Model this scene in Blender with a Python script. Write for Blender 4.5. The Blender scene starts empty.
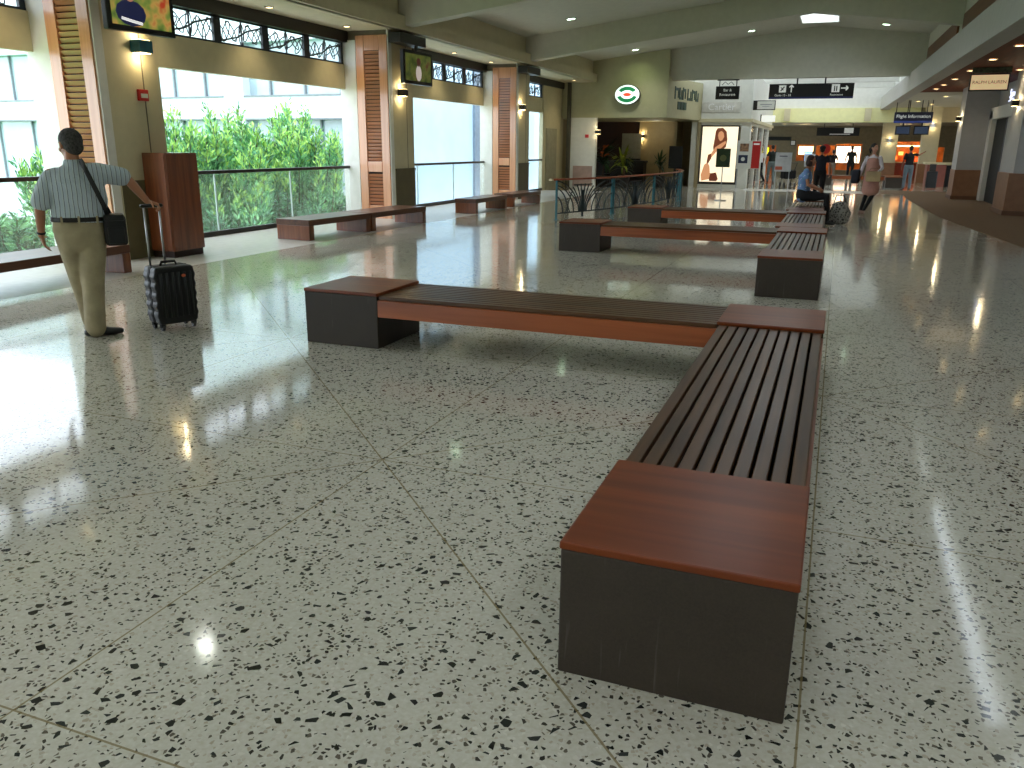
import bpy, bmesh, math, random
from mathutils import Vector, Matrix
import numpy as np
R = math.radians
random.seed(7)
SC = bpy.context.scene
COL = SC.collection

# ------------------------------------------------------------------ camera, world, sun, exposure
FPX = 816.09; YAW = .3671; PIT = .2843; ROL = .0093; CH = 1.5807
_fw = Vector((-math.sin(YAW)*math.cos(PIT), math.cos(YAW)*math.cos(PIT), -math.sin(PIT)))
_r = Vector((math.cos(YAW), math.sin(YAW), 0)); _u = _r.cross(_fw)
_r2 = _r*math.cos(ROL) + _u*math.sin(ROL); _u2 = -_r*math.sin(ROL) + _u*math.cos(ROL)
cam = bpy.data.cameras.new('camera'); co = bpy.data.objects.new('camera', cam); COL.objects.link(co)
cam.sensor_width = 36; cam.lens = FPX/1024*36; cam.clip_end = 300
M = Matrix((( _r2.x, _u2.x, -_fw.x, 0), (_r2.y, _u2.y, -_fw.y, 0), (_r2.z, _u2.z, -_fw.z, CH), (0, 0, 0, 1)))
co.matrix_world = M
SC.camera = co
w = bpy.data.worlds.new('world'); SC.world = w; w.use_nodes = True
bg = w.node_tree.nodes['Background']; bg.inputs[0].default_value = (.80, .90, 1, 1); bg.inputs[1].default_value = 5.0
sun = bpy.data.lights.new('sun', 'SUN'); sun.energy = 1.5; sun.angle = R(35); sun.color = (1, .96, .88)
so = bpy.data.objects.new('sun', sun); COL.objects.link(so)
so.rotation_euler = Vector((-.45, .5, -.9)).to_track_quat('-Z', 'Y').to_euler()
SC.view_settings.view_transform = 'Standard'; SC.view_settings.look = 'None'
SC.view_settings.exposure = 0.0; SC.view_settings.gamma = 1; SC.view_settings.use_curve_mapping = False
SC.cycles.max_bounces = 8; SC.cycles.diffuse_bounces = 4; SC.cycles.sample_clamp_indirect = 6
SC.cycles.use_denoising = True
SC.cycles.caustics_reflective = False; SC.cycles.caustics_refractive = False
L_DOWN = 105; L_SOFF = 42; L_WOOD = 14; L_SCON = 3.4

def ray(px, py):
    return _fw + _r2*((px-512)/FPX) - _u2*((py-384)/FPX)
def aty(px, py, Y):
    d = ray(px, py); return Vector((0, 0, CH)) + d*(Y/d.y)
def atz(px, py, z=0.):
    d = ray(px, py); return Vector((0, 0, CH)) + d*((z-CH)/d.z)

# ------------------------------------------------------------------ materials
MATS = {}
def srgb(c):
    return tuple((x/12.92 if x <= .04045 else ((x+.055)/1.055)**2.4) for x in c)
def mat(name, col=(.5, .5, .5), rough=.5, metal=0, emit=None, es=1, var=.06, scale=6, coat=0, alpha=1, trans=0, bump=0, spec=.5, streak=None):
    """col in sRGB; var = amount of procedural mottling"""
    if name in MATS: return MATS[name]
    m = bpy.data.materials.new(name); m.use_nodes = True; nt = m.node_tree; N = nt.nodes; L = nt.links
    b = N['Principled BSDF']; lin = srgb(col)
    b.inputs['Roughness'].default_value = rough; b.inputs['Metallic'].default_value = metal
    b.inputs['Coat Weight'].default_value = coat; b.inputs['Coat Roughness'].default_value = .12
    b.inputs['Alpha'].default_value = alpha; b.inputs['Transmission Weight'].default_value = trans
    b.inputs['Specular IOR Level'].default_value = spec
    tc = N.new('ShaderNodeTexCoord'); mp = N.new('ShaderNodeMapping'); nz = N.new('ShaderNodeTexNoise')
    L.new(tc.outputs['Object'], mp.inputs[0]); L.new(mp.outputs[0], nz.inputs['Vector'])
    mp.inputs['Scale'].default_value = streak or (1, 1, 1)
    nz.inputs['Scale'].default_value = scale; nz.inputs['Detail'].default_value = 4
    cr = N.new('ShaderNodeValToRGB'); L.new(nz.outputs['Fac'], cr.inputs[0])
    cr.color_ramp.elements[0].position = .3; cr.color_ramp.elements[1].position = .7
    cr.color_ramp.elements[0].color = (*[x*(1-var*2) for x in lin], 1); cr.color_ramp.elements[1].color = (*[min(1, x*(1+var*2)) for x in lin], 1)
    L.new(cr.outputs[0], b.inputs['Base Color'])
    if emit:
        b.inputs['Emission Color'].default_value = (*srgb(emit), 1); b.inputs['Emission Strength'].default_value = es
    if bump:
        bp = N.new('ShaderNodeBump'); bp.inputs['Strength'].default_value = bump; bp.inputs['Distance'].default_value = .004
        L.new(nz.outputs['Fac'], bp.inputs['Height']); L.new(bp.outputs[0], b.inputs['Normal'])
    MATS[name] = m
    return m
def wood(name, c1, c2, axis, rough=.3, coat=.3, sc=1., spec=.5):
    """wood grain stretched along axis 0/1/2"""
    if name in MATS: return MATS[name]
    m = bpy.data.materials.new(name); m.use_nodes = True; nt = m.node_tree; N = nt.nodes; L = nt.links
    b = N['Principled BSDF']
    tc = N.new('ShaderNodeTexCoord'); mp = N.new('ShaderNodeMapping'); L.new(tc.outputs['Object'], mp.inputs[0])
    s = [26*sc]*3; s[axis] = 1.3*sc; mp.inputs['Scale'].default_value = s
    nz = N.new('ShaderNodeTexNoise'); nz.inputs['Scale'].default_value = 1; nz.inputs['Detail'].default_value = 6; nz.inputs['Distortion'].default_value = .5
    L.new(mp.outputs[0], nz.inputs['Vector'])
    mp2 = N.new('ShaderNodeMapping'); s2 = [9*sc]*3; s2[axis] = .5*sc; mp2.inputs['Scale'].default_value = s2
    L.new(tc.outputs['Object'], mp2.inputs[0]); n2 = N.new('ShaderNodeTexNoise'); n2.inputs['Scale'].default_value = 1; L.new(mp2.outputs[0], n2.inputs['Vector'])
    mx = N.new('ShaderNodeMath'); mx.operation = 'MULTIPLY_ADD'; L.new(nz.outputs['Fac'], mx.inputs[0]); mx.inputs[1].default_value = .5
    ml = N.new('ShaderNodeMath'); ml.operation = 'MULTIPLY'; L.new(n2.outputs['Fac'], ml.inputs[0]); ml.inputs[1].default_value = .5
    L.new(ml.outputs[0], mx.inputs[2])
    cr = N.new('ShaderNodeValToRGB'); L.new(mx.outputs[0], cr.inputs[0])
    cr.color_ramp.elements[0].position = .32; cr.color_ramp.elements[1].position = .66
    cr.color_ramp.elements[0].color = (*srgb(c1), 1); cr.color_ramp.elements[1].color = (*srgb(c2), 1)
    L.new(cr.outputs[0], b.inputs['Base Color'])
    b.inputs['Roughness'].default_value = rough; b.inputs['Coat Weight'].default_value = coat; b.inputs['Coat Roughness'].default_value = .15; b.inputs['Specular IOR Level'].default_value = spec
    bp = N.new('ShaderNodeBump'); bp.inputs['Strength'].default_value = .15; bp.inputs['Distance'].default_value = .002
    L.new(nz.outputs['Fac'], bp.inputs['Height']); L.new(bp.outputs[0], b.inputs['Normal'])
    MATS[name] = m
    return m
class NG:
    """tiny node-graph helper"""
    def __init__(s, name):
        s.m = bpy.data.materials.new(name); s.m.use_nodes = True; s.N = s.m.node_tree.nodes; s.L = s.m.node_tree.links; s.b = s.N['Principled BSDF']
    def n(s, t, **k):
        o = s.N.new(t)
        for a, v in k.items(): setattr(o, a, v)
        return o
    def math(s, op, a, b_=None, c=None, clamp=False):
        o = s.n('ShaderNodeMath', operation=op); o.use_clamp = clamp
        for i, v in enumerate((a, b_, c)):
            if v is None: continue
            if isinstance(v, (int, float)): o.inputs[i].default_value = v
            else: s.L.new(v, o.inputs[i])
        return o.outputs[0]
    def mix(s, f, a, b_):
        o = s.n('ShaderNodeMix', data_type='RGBA')
        for i, v in ((0, f), (6, a), (7, b_)):
            if isinstance(v, tuple): o.inputs[i].default_value = (*v, 1)
            elif isinstance(v, (int, float)): o.inputs[i].default_value = v
            else: s.L.new(v, o.inputs[i])
        return o.outputs[2]

def terrazzo():
    g = NG('terrazzo'); tc = g.n('ShaderNodeTexCoord'); P = tc.outputs['Object']
    wz = g.n('ShaderNodeTexNoise'); wz.inputs['Scale'].default_value = 38; g.L.new(P, wz.inputs['Vector'])
    wv = g.n('ShaderNodeVectorMath', operation='MULTIPLY_ADD'); g.L.new(wz.outputs['Color'], wv.inputs[0]); wv.inputs[1].default_value = (.005, .005, 0); g.L.new(P, wv.inputs[2])
    def chips(scale, frac, edge, off, mn=.04):
        mp = g.n('ShaderNodeMapping'); mp.inputs['Location'].default_value = off; mp.inputs['Rotation'].default_value = (0, 0, off[0]); g.L.new(wv.outputs[0], mp.inputs[0])
        v = g.n('ShaderNodeTexVoronoi', voronoi_dimensions='2D', feature='F1'); v.inputs['Scale'].default_value = scale; g.L.new(mp.outputs[0], v.inputs['Vector'])
        e = g.n('ShaderNodeTexVoronoi', voronoi_dimensions='2D', feature='DISTANCE_TO_EDGE'); e.inputs['Scale'].default_value = scale; g.L.new(mp.outputs[0], e.inputs['Vector'])
        sp = g.n('ShaderNodeSeparateColor'); g.L.new(v.outputs['Color'], sp.inputs[0])
        sel = g.math('LESS_THAN', sp.outputs[0], frac)
        th = g.math('MULTIPLY_ADD', sp.outputs[1], edge, mn)
        ins = g.math('GREATER_THAN', e.outputs['Distance'], th)
        return g.math('MULTIPLY', sel, ins), sp.outputs[2]
    a, ac = chips(30, .29, .30, (.3, .1, 0), .17); b2, bc = chips(62, .24, .2, (1.9, 2.2, 0), .12); c, cc = chips(80, .22, .12, (4.1, 3, 0))
    n2 = g.n('ShaderNodeTexNoise'); n2.inputs['Scale'].default_value = 1.1; n2.inputs['Detail'].default_value = 5; g.L.new(P, n2.inputs['Vector'])
    n3 = g.n('ShaderNodeTexNoise'); n3.inputs['Scale'].default_value = 60; n3.inputs['Detail'].default_value = 3; g.L.new(P, n3.inputs['Vector'])
    base = g.mix(n2.outputs['Fac'], srgb((.74, .73, .69)), srgb((.825, .815, .775)))
    sp3 = g.math('MULTIPLY_ADD', n3.outputs['Fac'], 1.6, -.45, clamp=True)
    base = g.mix(sp3, base, srgb((.70, .68, .60)))
    base = g.mix(g.math('MULTIPLY', c, .55), base, g.mix(cc, srgb((.55, .47, .38)), srgb((.86, .85, .81))))
    base = g.mix(b2, base, g.mix(bc, srgb((.10, .11, .11)), srgb((.46, .43, .38))))
    base = g.mix(a, base, g.mix(ac, srgb((.07, .08, .085)), srgb((.22, .23, .22))))
    sx = g.n('ShaderNodeSeparateXYZ'); g.L.new(P, sx.inputs[0]); X, Y = sx.outputs[0], sx.outputs[1]
    S = 2.12; x0, y0 = .065, 1.35
    def lines(expr, sp, wd):
        t = g.math('DIVIDE', expr, sp); f = g.math('ABSOLUTE', g.math('SUBTRACT', t, g.math('ROUND', t)))
        return g.math('LESS_THAN', f, wd/sp)
    dx = g.math('SUBTRACT', X, x0); dy = g.math('SUBTRACT', Y, y0)
    ln = g.math('MAXIMUM', lines(dx, S, .0036), lines(dy, S, .0036))
    d1 = g.math('ADD', dx, dy); d2 = g.math('SUBTRACT', dx, dy)
    ln = g.math('MAXIMUM', ln, g.math('MAXIMUM', lines(d1, S*2, .0055), lines(d2, S*2, .0055)))
    col = g.mix(g.math('MULTIPLY', ln, .8), base, srgb((.50, .44, .30)))
    g.L.new(col, g.b.inputs['Base Color'])
    rn = g.math('MULTIPLY_ADD', n2.outputs['Fac'], .05, .06)
    g.L.new(rn, g.b.inputs['Roughness']); g.b.inputs['IOR'].default_value = 1.5
    wn = g.n('ShaderNodeTexNoise'); wn.inputs['Scale'].default_value = 2.2; wn.inputs['Detail'].default_value = 2; g.L.new(P, wn.inputs['Vector'])
    bp = g.n('ShaderNodeBump'); bp.inputs['Strength'].default_value = .25; bp.inputs['Distance'].default_value = .004; g.L.new(wn.outputs['Fac'], bp.inputs['Height']); g.L.new(bp.outputs[0], g.b.inputs['Normal'])
    return g.m

M_floor = terrazzo()
M_strip = mat('pale_stone_strip', (.74, .73, .70), .3, var=.05, scale=9)
M_carpet = mat('brown_carpet', (.43, .345, .25), .95, var=.14, scale=60, bump=.3)
M_cream = mat('cream_wall_paint', (.79, .755, .62), .6, var=.02)
M_ceil = mat('ceiling_paint', (.80, .79, .73), .75, var=.02)
M_white = mat('white_wall_paint', (.88, .88, .85), .55, var=.02)
M_greyw = mat('grey_wall_paint', (.70, .70, .70), .55, var=.02)
M_wains = mat('dark_wainscot', (.36, .33, .22), .5, var=.05)
M_brownw = mat('brown_wainscot', (.56, .40, .29), .5, var=.05)
M_dark = mat('dark_bronze_paint', (.13, .115, .10), .4, var=.05)
M_black = mat('black_plastic', (.05, .05, .055), .38, var=.05)
M_blackm = mat('black_matte', (.045, .045, .05), .7, var=.1)
M_iron = mat('blue_black_iron', (.10, .15, .20), .45, var=.1)
M_teal = mat('teal_painted_steel', (.16, .42, .47), .4, var=.06)
M_tealdark = mat('dark_teal_iron', (.07, .14, .16), .45, var=.06)
M_steel = mat('brushed_steel', (.72, .72, .73), .3, 1, var=.03)
M_glass = mat('clear_glass', (.92, .98, .96), .02, alpha=.14, var=0, spec=.6)
M_red = mat('red_plastic', (.75, .13, .12), .4, var=.03)
W_shut = wood('shutter_wood', (.77, .52, .36), (.86, .63, .47), 2, .35, 1)
W_louv = wood('louver_wood', (.60, .36, .21), (.74, .48, .31), 0, .35, .8)
W_kiosk = wood('kiosk_wood', (.36, .17, .08), (.54, .29, .15), 2, .34, 1)
W_cap = wood('bench_cap_wood', (.36, .14, .035), (.51, .24, .08), 0, .38, .03, .6, .36)
W_slaty = wood('slat_wood_lengthwise', (.19, .12, .07), (.39, .26, .155), 1, .36, .06, spec=.34)
W_slatx = wood('slat_wood_crosswise', (.19, .12, .07), (.39, .26, .155), 0, .36, .06, spec=.34)
W_apx = wood('bench_apron_wood', (.50, .235, .10), (.68, .36, .18), 0, .35, .3, .7)
W_apy = wood('bench_apron_wood_lengthwise', (.36, .16, .08), (.48, .24, .13), 1, .35, .3, .7)
W_hand = wood('handrail_wood', (.58, .24, .10), (.74, .36, .18), 1, .4, .1, spec=.3)
W_ceil = wood('wood_ceiling', (.31, .12, .045), (.47, .20, .085), 1, .65, 0, spec=.25)
W_brown = wood('brown_panel_wood', (.36, .20, .10), (.48, .28, .15), 1, .45, .1)
def blockmat():
    g = NG('dark_stone_block'); tc = g.n('ShaderNodeTexCoord'); P = tc.outputs['Object']
    n1 = g.n('ShaderNodeTexNoise'); n1.inputs['Scale'].default_value = 5; n1.inputs['Detail'].default_value = 8; g.L.new(P, n1.inputs['Vector'])
    n2 = g.n('ShaderNodeTexNoise'); n2.inputs['Scale'].default_value = 150; g.L.new(P, n2.inputs['Vector'])
    mp = g.n('ShaderNodeMapping'); mp.inputs['Scale'].default_value = (60, 60, 4); g.L.new(P, mp.inputs[0])
    n3 = g.n('ShaderNodeTexNoise'); n3.inputs['Scale'].default_value = 1; g.L.new(mp.outputs[0], n3.inputs['Vector'])
    c = g.mix(n1.outputs['Fac'], srgb((.145, .115, .085)), srgb((.235, .195, .155)))
    c = g.mix(g.math('MULTIPLY_ADD', n2.outputs['Fac'], 1.4, -.45, clamp=True), c, srgb((.245, .205, .165)))
    c = g.mix(g.math('MULTIPLY_ADD', n3.outputs['Fac'], 3, -2.0, clamp=True), c, srgb((.44, .42, .40)))
    g.L.new(c, g.b.inputs['Base Color']); g.b.inputs['Roughness'].default_value = .55
    bp = g.n('ShaderNodeBump'); bp.inputs['Strength'].default_value = .3; bp.inputs['Distance'].default_value = .003
    g.L.new(n2.outputs['Fac'], bp.inputs['Height']); g.L.new(bp.outputs[0], g.b.inputs['Normal'])
    return g.m
M_block = blockmat()

# ------------------------------------------------------------------ mesh helpers
class MB:
    def __init__(s): s.v = []; s.f = []
    def add(s, vs, fs):
        o = len(s.v); s.v += [tuple(v) for v in vs]; s.f += [tuple(i+o for i in f) for f in fs]; return s
    def box(s, x0, x1, y0, y1, z0, z1, m=None):
        vs = [Vector((x, y, z)) for z in (z0, z1) for y in (y0, y1) for x in (x0, x1)]
        if m: vs = [m @ v for v in vs]
        return s.add(vs, [(0, 2, 3, 1), (4, 5, 7, 6), (0, 1, 5, 4), (2, 6, 7, 3), (0, 4, 6, 2), (1, 3, 7, 5)])
    def prism(s, poly, z0, z1, m=None):
        n = len(poly); vs = [Vector((x, y, z0)) for x, y in poly] + [Vector((x, y, z1)) for x, y in poly]
        if m: vs = [m @ v for v in vs]
        return s.add(vs, [tuple(range(n))[::-1], tuple(range(n, 2*n))] + [(i, (i+1) % n, n+(i+1) % n, n+i) for i in range(n)])
    def tube(s, pts, r, n=8, up=None, caps=True):
        """r: float, list of floats or list of (a,b) half axes; ellipses use up as the direction of b"""
        pts = [Vector(p) for p in pts]; k = len(pts)
        rs = r if isinstance(r, (list, tuple)) else [r]*k
        rings = []; pu = None
        for i, p in enumerate(pts):
            t = (pts[min(i+1, k-1)] - pts[max(i-1, 0)])
            if t.length < 1e-9: t = Vector((0, 0, 1))
            t.normalize()
            q = Vector(up) if up is not None else (pu if pu is not None else (Vector((0, 0, 1)) if abs(t.z) < .9 else Vector((0, 1, 0))))
            a = q.cross(t)
            if a.length < 1e-6: a = Vector((1, 0, 0))
            a.normalize(); b = t.cross(a); pu = b
            ra, rb = rs[i] if isinstance(rs[i], (tuple, list)) else (rs[i], rs[i])
            rings.append([p + a*math.cos(2*math.pi*j/n)*ra + b*math.sin(2*math.pi*j/n)*rb for j in range(n)])
        vs = [v for rg in rings for v in rg]
        fs = [(i*n+j, i*n+(j+1) % n, (i+1)*n+(j+1) % n, (i+1)*n+j) for i in range(k-1) for j in range(n)]
        if caps: fs += [tuple(range(n))[::-1], tuple(range((k-1)*n, k*n))]
        return s.add(vs, fs)
    def ell(s, c, r, n=16, m=8, rot=None, zmin=-1, zmax=1):
        c = Vector(c); vs = []; fs = []
        a0, a1 = math.asin(zmin), math.asin(zmax)
        for i in range(m+1):
            th = a0 + (a1-a0)*i/m; rr = max(math.cos(th), .01)
            for j in range(n):
                p = Vector((rr*math.cos(2*math.pi*j/n)*r[0], rr*math.sin(2*math.pi*j/n)*r[1], math.sin(th)*r[2]))
                if rot: p = rot @ p
                vs.append(c+p)
        fs = [(i*n+j, i*n+(j+1) % n, (i+1)*n+(j+1) % n, (i+1)*n+j) for i in range(m) for j in range(n)]
        fs += [tuple(range(n))[::-1], tuple(range(m*n, (m+1)*n))]
        return s.add(vs, fs)
    def limb(s, pts, rs, n=12, up=None):
        """closed tapering limb with rounded ends"""
        pts = [Vector(p) for p in pts]; rs = [x if isinstance(x, (tuple, list)) else (x, x) for x in rs]
        d0 = (pts[0]-pts[1]).normalized(); d1 = (pts[-1]-pts[-2]).normalized(); m0 = min(rs[0]); m1 = min(rs[-1])
        P = []; Q = []
        for a in (80, 50, 25): P.append(pts[0]+d0*m0*math.sin(R(a))); Q.append((rs[0][0]*math.cos(R(a)), rs[0][1]*math.cos(R(a))))
        P += pts; Q += rs
        for a in (25, 50, 80): P.append(pts[-1]+d1*m1*math.sin(R(a))); Q.append((rs[-1][0]*math.cos(R(a)), rs[-1][1]*math.cos(R(a))))
        return s.tube(P, Q, n, up)
    def build(s, name, m, parent=None, bevel=0, smooth=False, loc=None, rz=0, seg=2):
        me = bpy.data.meshes.new(name); me.from_pydata(s.v, [], s.f); me.update()
        bm = bmesh.new(); bm.from_mesh(me); bmesh.ops.recalc_face_normals(bm, faces=bm.faces); bm.to_mesh(me); bm.free()
        me.materials.append(m)
        if smooth: me.polygons.foreach_set('use_smooth', [True]*len(me.polygons))
        o = bpy.data.objects.new(name, me); COL.objects.link(o)
        if parent: o.parent = parent
        if loc is not None: o.location = loc
        o.rotation_euler.z = rz
        if bevel:
            b = o.modifiers.new('bevel', 'BEVEL'); b.width = bevel; b.segments = seg; b.limit_method = 'ANGLE'
        return o
def box(*a): return MB().box(*a)
def tag(o, label, cat, group=None, kind=None):
    o['label'] = label
    if cat: o['category'] = cat
    if group: o['group'] = group
    if kind: o['kind'] = kind
    return o
def thing(name, label, cat, loc=(0, 0, 0), rz=0, group=None):
    o = bpy.data.objects.new(name, None); COL.objects.link(o); o.location = loc; o.rotation_euler.z = rz
    o.empty_display_size = .1
    return tag(o, label, cat, group)
def struct(name, mb, m, bevel=0):
    o = mb.build(name, m, bevel=bevel); o['kind'] = 'structure'; return o
def text(name, body, size, m, parent, loc, rot, align='CENTER', ext=.002, sx=1):
    c = bpy.data.curves.new(name, 'FONT'); c.body = body; c.size = size; c.extrude = ext; c.align_x = align; c.align_y = 'CENTER'
    t = bpy.data.objects.new(name, c); COL.objects.link(t)
    dg = bpy.context.evaluated_depsgraph_get(); me = bpy.data.meshes.new_from_object(t.evaluated_get(dg)); bpy.data.objects.remove(t)
    o = bpy.data.objects.new(name, me); COL.objects.link(o); me.materials.clear(); me.materials.append(m)
    o.parent = parent; o.location = loc; o.rotation_euler = rot; o.scale = (sx, 1, 1)
    return o
def copy_tree(o, parent=None):
    c = o.copy(); COL.objects.link(c); c.parent = parent
    for ch in o.children: copy_tree(ch, c)
    return c
def lamp(kind, name, loc, energy, color, parent=None, size=.06, rot=(0, 0, 0), angle=110, blend=.6):
    l = bpy.data.lights.new(name, kind); l.energy = energy; l.color = color
    if kind == 'SPOT': l.spot_size = R(angle); l.spot_blend = blend; l.shadow_soft_size = size
    elif kind == 'POINT': l.shadow_soft_size = size
    else: l.size = size
    o = bpy.data.objects.new(name, l); COL.objects.link(o); o.location = loc; o.rotation_euler = rot
    if parent: o.parent = parent
    return o

# ------------------------------------------------------------------ structure
XG = -10.15; XP = -9.08; PY = [8.62+7.62*k for k in range(-3, 3)]; PW = 1.02
Z_SOF = 3.88
# floor
f = MB(); f.add([(-7.93, -16, 0), (12, -16, 0), (12, 62, 0), (-7.93, 62, 0)], [(0, 1, 2, 3)])
f.add([(-7.93, 29.6, 0), (-10.6, 29.6, 0), (-10.6, 62, 0), (-7.93, 62, 0)], [(0, 3, 2, 1)])
f.add([(-10.6, -16, -.35), (12, -16, -.35), (12, 62, -.35), (-10.6, 62, -.35)], [(0, 3, 2, 1)])
struct('floor', f, M_floor)
f = MB(); f.add([(-10.3, -16, .0), (-7.93, -16, .0), (-7.93, 29.6, .0), (-10.3, 29.6, .0)], [(0, 1, 2, 3)])
f.add([(-10.3, -16, .0), (-10.3, 29.6, .0), (-10.3, 29.6, -.35), (-10.3, -16, -.35)], [(0, 1, 2, 3)])
struct('floor_strip', f, M_strip)
cp = [(7.9, 9.), (3.75, 9.), (3.06, 16.04), (2.41, 22.4), (2.2, 30.5), (2.25, 33.2), (1.55, 33.6), (1.3, 36.4), (7.9, 36.4)]
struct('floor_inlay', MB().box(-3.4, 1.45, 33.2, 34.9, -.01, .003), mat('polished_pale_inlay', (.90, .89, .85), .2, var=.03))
struct('floor_carpet', MB().prism(cp, 0, .006), M_carpet)
# left wall: piers, valances, soffit, fascia
wl = MB()
for y in PY: wl.box(XG-.12, XP, y, y+PW, 0, Z_SOF)
for i, y in enumerate(PY):
    y0 = y+PW; y1 = PY[i+1] if i+1 < len(PY) else 29.2
    wl.box(XG-.12, XG, y0, y1, 2.72, 3.22)
wl.box(XG-.12, XG+.02, 29.2, 31.6, 0, Z_SOF)            # wall after the last opening
wl.box(XG-.6, -8.86, -16, 31.4, Z_SOF, 3.98)             # soffit
wl.box(-8.95, -8.78, -16, 31.4, Z_SOF-.0, 4.16)          # fascia
wl.box(-9.1, -8.95, -16, 31.4, 3.98, 4.75)               # upper wall
struct('wall_left', wl, M_cream)
wn = MB()
for y in PY: wn.box(XP, XP+.012, y+.12, y+PW+.004, 0, 1.02); wn.box(XP, XP+.03, y+.12, y+PW+.01, 1.02, 1.07)
wn.box(XG+.02, XG+.035, 29.9, 30.3, 0, 1.0)
struct('trim_wainscot', wn, M_wains)
gm = MB()
for y in PY:
    gm.box(XG, XP+.004, y-.035, y, 0, Z_SOF)   # backing shadow gap
    gm.box(XP, XP+.006, y+PW-.32, y+PW-.305, 1.07, 3.7)
struct('trim_pier_joint', gm, mat('joint_grey_brown', (.45, .42, .35), .6))
jm = MB()
for y in PY: jm.box(XG-.12, XG+.28, y-.06, y-.036, 0, 3.7); jm.box(XP-.03, XP+.012, y-.06, y+.08, 0, Z_SOF)
struct('trim_jamb', jm, M_white)
db = MB()
for y0, y1 in zip([-16]+[y+PW for y in PY], [y for y in PY]+[31.4]): db.box(XG-.12, XG+.1, y0, y1, 3.66, Z_SOF)
struct('trim_header', db, M_dark)

# ceiling: gabled bays with a skylight on the ridge
XR = -1.05; ZE = 4.62; ZRd = 5.58; XE = 2.45; ZE2 = 5.18
def cz(x): return ZE + (ZRd-ZE)*(x+9.0)/(XR+9.0) if x <= XR else ZRd + (ZE2-ZRd)*(x-XR)/(XE-XR)
ce = MB()
def slab(x0, x1, y0, y1, dz=0., th=.12):
    a, b = cz(x0)+dz, cz(x1)+dz
    ce.add([(x0, y0, a), (x1, y0, b), (x1, y1, b), (x0, y1, a), (x0, y0, a+th), (x1, y0, b+th), (x1, y1, b+th), (x0, y1, a+th)],
           [(0, 1, 2, 3), (4, 7, 6, 5), (0, 4, 5, 1), (1, 5, 6, 2), (2, 6, 7, 3), (3, 7, 4, 0)])
BY = [-14.2, -6.5, 1.2, 8.9, 16.6, 24.3, 31.7]
SKH = .56
for i in range(len(BY)-1):
    y0, y1 = BY[i], BY[i+1]; s0, s1 = y0+2.5, y0+5.7
    slab(-9.0, XR-SKH, y0, y1); slab(XR+SKH, XE, y0, y1)
    for a, b in ((y0, s0), (s1, y1)): slab(XR-SKH, XR, a, b); slab(XR, XR+SKH, a, b)
slab(-9.0, XR, -16, BY[0]); slab(XR, XE, -16, BY[0])
struct('ceiling', ce, M_ceil)
sk = MB()
for i in range(len(BY)-1):
    s0, s1 = BY[i]+2.5, BY[i]+5.7; a, b = XR-SKH, XR+SKH
    for q in ((a-.03, a+.01, s0, s1), (b-.01, b+.03, s0, s1), (a, b, s0-.03, s0+.01), (a, b, s1-.01, s1+.03)): sk.box(*q, 5.45, 6.0)
struct('trim_skylight', sk, M_white)
be = MB()
for y in BY[:-1]:
    P = [(-8.95, 3.95), (XR, 4.96), (XE, 4.52), (XE, cz(XE)+.02), (XR, cz(XR)+.02), (-8.95, cz(-8.95)+.02)]
    n = 6; vs = [(x, y-.17, z) for x, z in P]+[(x, y+.17, z) for x, z in P]
    be.add(vs, [tuple(range(6)), tuple(range(6, 12))[::-1]]+[(i, i+6, (i+1) % 6+6, (i+1) % 6) for i in range(6)])
struct('trim_ceiling_beam', be, M_ceil, bevel=.02)
# end wall of the gabled hall (hangs above the corridor)
ew = MB()
P = [(-6.15, 3.93), (2.45, 3.93), (2.45, cz(2.45)+.1), (XR, cz(XR)+.1), (-6.15, cz(-6.15)+.1)]
vs = [(x, 31.7, z) for x, z in P]+[(x, 32.1, z) for x, z in P]
ew.add(vs, [tuple(range(5)), tuple(range(5, 10))[::-1]]+[(i, i+5, (i+1) % 5+5, (i+1) % 5) for i in range(5)])
struct('wall_end', ew, M_ceil)
# wall over the kiosk recess with the oval sign, its slanting side
kw = MB()
P = [(-10.75, 2.62), (-6.1, 2.62), (-6.1, cz(-6.1)+.1), (-9.0, cz(-9.)+.1), (-10.75, 4.3)]
vs = [(x, 31.4, z) for x, z in P]+[(x, 31.7, z) for x, z in P]
kw.add(vs, [tuple(range(5)), tuple(range(5, 10))[::-1]]+[(i, i+5, (i+1) % 5+5, (i+1) % 5) for i in range(5)])
kw.prism([(-6.12, 31.45), (-6.1, 31.4), (-5.4, 35.0), (-5.7, 35.0)], 2.62, 4.02)
kw.prism([(-10.75, 31.7), (-6.1, 31.7), (-5.4, 35.0), (-5.4, 38.2), (-10.75, 38.2)], 2.62, 2.74)   # recess ceiling
struct('wall_kiosk', kw, mat('olive_cream_paint', (.72, .70, .56), .6, var=.02))
kb = MB()
kb.box(-10.75, -5.35, 38.0, 38.2, 0, 2.62); kb.box(-10.75, -10.6, 31.6, 38.2, 0, 2.62); kb.box(-5.52, -5.38, 35.0, 38.2, 0, 2.62)
struct('wall_recess', kb, mat('tan_paint', (.64, .58, .44), .6, var=.03))
struct('wall_recess_white', box(-9.75, -8.75, 31.4, 31.6, 0, 2.62), M_white)
struct('wall_recess_brown', box(-10.4, -8.3, 37.0, 38.0, 0, 2.62), mat('dark_brown_paint', (.22, .12, .07), .6))
struct('wall_recess_tan', MB().box(-8.3, -8.1, 36.8, 38, 0, 2.62).box(-8.1, -5.52, 36.8, 37.0, 0, 2.62), MATS['tan_paint'])
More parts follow.
